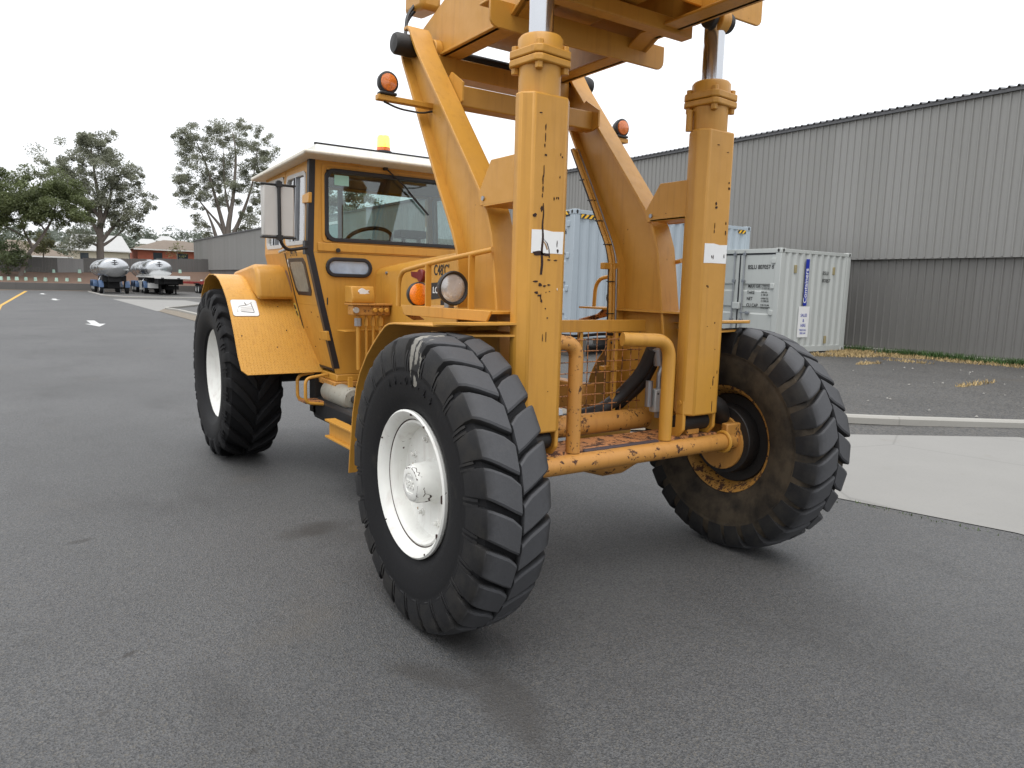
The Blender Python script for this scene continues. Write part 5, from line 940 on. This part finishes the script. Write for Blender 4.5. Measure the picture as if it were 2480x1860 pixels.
# ---------------- houses beyond the fence
M['tile'] = simple('brown_roof_tiles', (.16, .125, .095), .8, var=.25, vs=2); M['brick'] = simple('red_brick_wall', (.40, .12, .075), .85, var=.2, vs=3); M['wroof'] = simple('white_metal_roof', (.38, .38, .37), .5); M['cream'] = simple('cream_wall', (.55, .50, .40), .8); M['winglass'] = simple('dark_house_window', (.04, .05, .06), .15)
def house(name, label, x0, x1, y0, y1, zb, zw, zr, wall, roof, over=.5, hip=2.5, wins=()):
    c = ((x0 + x1) / 2, (y0 + y1) / 2, zb); o = empty(name, c, label, 'house', 'houses beyond the fence'); h = lambda x, y, z: (x - c[0], y - c[1], z - c[2])
    MB().box(x0 - c[0], x1 - c[0], y0 - c[1], y1 - c[1], 0, zw - zb).build('wall', wall, o)
    ym = (y0 + y1) / 2; e = over; vs = [h(x0 - e, y0 - e, zw), h(x1 + e, y0 - e, zw), h(x1 + e, y1 + e, zw), h(x0 - e, y1 + e, zw), h(x0 + hip, ym, zr), h(x1 - hip, ym, zr)]
    r = MB().add(vs, [(0, 1, 5, 4), (1, 2, 5), (2, 3, 4, 5), (3, 0, 4), (3, 2, 1, 0)]).build('roof', roof, o, smooth=False); MB().box(x0 - e - c[0], x1 + e - c[0], y1 + e - c[1], y1 + e + .1 - c[1], zw - zb - .14, zw - zb + .02).build('gutter', 'sticker', r)
    for a, b, z0, z1 in wins: wn = MB().box(a - c[0], b - c[0], y1 - c[1], y1 + .05 - c[1], z0 - zb, z1 - zb).build('window', 'winglass', o); MB().box(a - .06 - c[0], b + .06 - c[0], y1 - c[1], y1 + .08 - c[1], z0 - .08 - zb, z0 - zb).build('sill', 'sticker', wn)
    return o
house('house', 'red brick house with a brown tiled roof beyond the fence', -24, -11.8, -124, -115, 1.5, 5.55, 7.0, 'brick', 'tile', .6, 3.5, ((-18.5, -17, 3.6, 5.1), (-15, -13.8, 3.6, 5.1)))
house('house', 'house with a steep white metal roof behind the gum tree trunk', -10.4, -3.6, -122, -113, 1.5, 5.0, 7.3, 'cream', 'wroof', .3, .3, ((-5.5, -4.5, 3.4, 4.6),))
house('house', 'low house with a wide brown tiled roof at far left beyond the fence', -3.0, 8, -122, -112, 1.5, 3.9, 6.0, 'cream', 'tile', .6, 4.5, ((0, 1.5, 2.4, 3.6),))
house('house', 'pale house with a light hipped roof far behind the red brick house', -30, -18, -165, -155, 2, 7.4, 9.0, 'cream', 'tile', .5, 4)
# far hill with trees
hl_ = MB(); HX = [150 - 25 * k for k in range(22)]; HY = [-135, -180, -240, -320, -450]; HZ = [0, 2.5, 8, 15, 20]
hl_.add([(x, y, z + 3 * mnoise.noise(V((x * .012, y * .01, 3))) * min(1, z / 4)) for y, z in zip(HY, HZ) for x in HX], [(j * 22 + i, j * 22 + i + 1, (j + 1) * 22 + i + 1, (j + 1) * 22 + i) for j in range(4) for i in range(21)]); struct(hl_.build('hill', 'hill'))
ft = MB()
for k in range(150):
    y = random.uniform(-330, -170); t = (-y - 170) / 160; x = 25 - random.random() * 120 * (1 + t * .7); z0 = 1.5 + 13.5 * t; r = random.uniform(2.2, 4.6) * (1 + .3 * t)
    for j in range(4): leaves(ft, V((x + random.gauss(0, r * .5), y + random.gauss(0, r * .4), z0 + r * random.uniform(.5, 1.25))), r * random.uniform(.45, .7), 95, 1.1, .8)
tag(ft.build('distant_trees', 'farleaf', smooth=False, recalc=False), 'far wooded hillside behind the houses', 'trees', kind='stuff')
for k, (u, v, s_) in enumerate(((80, 585, 3.), (135, 590, 2.4), (170, 597, 2.6), (360, 585, 2.6), (405, 578, 2.2))):
    p = hit(u, v, 'y', -215); house('house', 'tiny pale house on the far wooded hillside, ' + ('leftmost', 'second from the left', 'third from the left', 'fourth from the left', 'rightmost')[k], p.x - s_, p.x + s_, -221, -215, max(1., p.z - 6.5), p.z - .6, p.z + .8, 'cream', 'wroof', .3, 1.2)

# ---------------- trailers
M['polish'] = simple('polished_tank_steel', (.46, .47, .48), .2, .9, .06, 1.5); M['bluep'] = simple('blue_trailer_paint', (.05, .10, .20), .45); M['redp'] = simple('red_trailer_paint', (.28, .03, .025), .5); M['deckw'] = simple('white_deck_paint', (.68, .68, .66), .5); M['tyreb'] = simple('trailer_tyre', (.012, .012, .013), .8)
def twheel(par, x, y, z, side):
    wv = MB().lathe([(-.14, .30), (-.15, .45), (-.10, .5), (.10, .5), (.15, .45), (.14, .30)], (x, y, z), 'x', 20).build('wheel', 'tyreb', par); MB().lathe([(0, .30), (.10 * side, .27), (.06 * side, .1), (.10 * side, 0)], (x + .03 * side, y, z), 'x', 18).build('rim', 'deckw', wv)
def tanker(label, X, Y, L, R=1.14, cz=2.27, rz=.84):
    o = empty('tanker_trailer', (X, Y, 0), label, 'tanker', 'tanker trailers parked by the road')
    prof = [(0, 0), (-.03, .5 * R), (-.09, .8 * R), (-.17, .93 * R), (-.3, R), (-L + .5, R), (-L + .38, .97 * R), (-L + .18, .8 * R), (-L, 0)]; tk = MB().lathe(prof, (0, 0, 0), 'y', 40); tk.v = [(a, b, c * rz / R + cz) for a, b, c in tk.v]; tk = tk.build('tank', 'polish', o)
    for y in (-.55, -L * .33, -L * .66, -L + .55): MB().tube([(R * 1.01 * math.cos(t), y, cz + rz * 1.01 * math.sin(t)) for t in [2 * PI * k / 32 for k in range(33)]], .03, 6).build('tank_band', 'polish', tk)
    MB().lathe([(cz + rz - .05, 0), (cz + rz - .05, .35), (cz + rz + .12, .33), (cz + rz + .14, 0)], (0, -L / 2, 0), 'z', 20).build('manhole', 'polish', tk)
    e = V((0, -.03, cz + .5 * rz)); 
    for p in ([(-.34, .02), (-.1, .10), (0, .04), (.1, .10), (.34, .02), (.1, .0), (0, -.06), (-.1, .0)], [(-.22, .17), (.02, .30), (.22, .25), (.04, .19)], [(-.3, -.06), (-.12, -.16), (0, -.11), (.12, -.16), (.3, -.06), (.1, -.09), (-.1, -.09)], [(-.05, -.2), (.05, -.2), (.03, .3), (-.03, .3)]): MB().add([(a, -.09 - .25 * max(0, b + .1), e.z + b) for a, b in p] + [(a, .0 - .2 * max(0, b + .1), e.z + b) for a, b in p], [tuple(range(len(p))), tuple(range(2 * len(p) - 1, len(p) - 1, -1))] + [(i, (i + 1) % len(p), len(p) + (i + 1) % len(p), len(p) + i) for i in range(len(p))]).build('emblem', 'letter', tk)
    MB().box(-.5, .5, -L + .4, -.5, 1.05, 1.5).build('chassis', 'tyreb', o); MB().box(-.95, .95, -2.4, -.9, 1.1, 1.62).build('saddle', 'tyreb', o)
    for y in (-1.6, -L + 3.6, -L + 2.4, -L + 1.2):
        for s_ in (1, -1): twheel(o, s_ * 1.02, y, .5, s_); MB().sheet([(s_ * .85, y + .6 * math.cos(t), .55 + .6 * math.sin(t)) for t in [PI * k / 8 for k in range(9)]], [(s_ * 1.24, y + .6 * math.cos(t), .55 + .6 * math.sin(t)) for t in [PI * k / 8 for k in range(9)]], .02).build('mudguard', 'bluep', o)
        MB().cyl((-1.0, y, .5), (1.0, y, .5), .08, 10).build('axle', 'tyreb', o); MB().box(-.45, .45, y - .2, y + .2, .5, 1.06).build('suspension', 'tyreb', o)
    for s_ in (1, -1): MB().box(s_ * .7 - .05, s_ * .7 + .05, -3.4, -3.3, 0, 1.5).build('landing_leg', 'steel', o)
    MB().tube([(.9, -3.0, 1.5), (1.15, -2.6, 1.0)], .05, 8).build('dump_pipe', 'steel', o)
    return o
tanker('silver tanker trailer with blue chassis, left of the two by the road bend', -4.45, -70.0, 11)
tanker('silver tanker trailer standing behind the white flatbed', -8.15, -71.0, 11)
fb_ = empty('flatbed_trailer', (-8.5, -66.5, 0), 'white decked flatbed trailer parked in front of the right tanker', 'trailer')
def fbx(nm, m, *a, **k): return MB().box(*a).build(nm, m, fb_, **k)
dk = fbx('deck', 'deckw', -1.4, 1.4, -12, 0, 1.50, 1.66, bevel=.02); fbx('deck_edge', 'deckw', -1.43, 1.43, -.05, .03, 1.44, 1.70)
for x in (.8, -.5): fbx('headboard_slot', 'tyreb', x - .12, x + .12, .03, .036, 1.45, 1.53)
fbx('chassis', 'tyreb', -.55, .55, -11.8, -.6, 1.0, 1.49); fbx('kingpin_box', 'tyreb', -1.0, 1.0, -3.2, -.9, .95, 1.49)
for y in (-7.6, -8.8, -10.0):
    for s_ in (1, -1): twheel(fb_, s_ * 1.08, y, .5, s_)
    fbx('mudguard', 'deckw', .92, 1.42, y - .45, y + .45, 1.02, 1.2); fbx('mudflap', 'deckw', .92, 1.44, y + .47, y + .5, .35, 1.15); MB().cyl((-1, y, .5), (1, y, .5), .08, 10).build('axle', 'tyreb', fb_); fbx('suspension', 'tyreb', -.5, .5, y - .2, y + .2, .5, 1.0)
for x in (.62, -.62): fbx('landing_leg', 'tyreb', x - .07, x + .07, -2.6, -2.46, .06, 1.2); fbx('leg_foot', 'tyreb', x - .16, x + .16, -2.68, -2.38, 0, .06)
fbx('toolbox', 'deckw', .55, 1.3, -5.2, -4.2, .55, 1.0); fbx('spare_wheel_rack', 'tyreb', -1.2, -.2, -5.6, -4.3, .45, .98); fbx('rack_rail', 'deckw', -1.3, -.3, -4.29, -4.24, .80, .85)
rt_ = empty('skeletal_trailer', (-13.2, -73, 0), 'red framed trailer partly hidden behind the rear mudguard', 'trailer')
for x in (-.5, .5): MB().box(x - .1, x + .1, -10, 0, .95, 1.2).build('frame_rail', 'redp', rt_)
for y in (-.1, -3, -6, -9.5): MB().box(-1.2, 1.2, y - .1, y + .1, .96, 1.18).build('cross_member', 'redp', rt_)
MB().box(-1.2, 1.2, .0, .05, 1.0, 1.3).build('end_plate', 'redp', rt_); MB().box(1.0, 1.2, .05, .1, 1.3, 1.42).build('reflector', 'sticker', rt_)
for y in (-1.6, -2.8):
    for s_ in (1, -1): twheel(rt_, s_ * .95, y, .5, s_); MB().box(min(s_ * .75, s_ * 1.2), max(s_ * .75, s_ * 1.2), y - .5, y + .5, 1.02, 1.08).build('mudguard', 'tyreb', rt_)
    MB().cyl((-.95, y, .5), (.95, y, .5), .08, 10).build('axle', 'tyreb', rt_); MB().box(-.45, .45, y - .2, y + .2, .5, .95).build('suspension', 'tyreb', rt_)
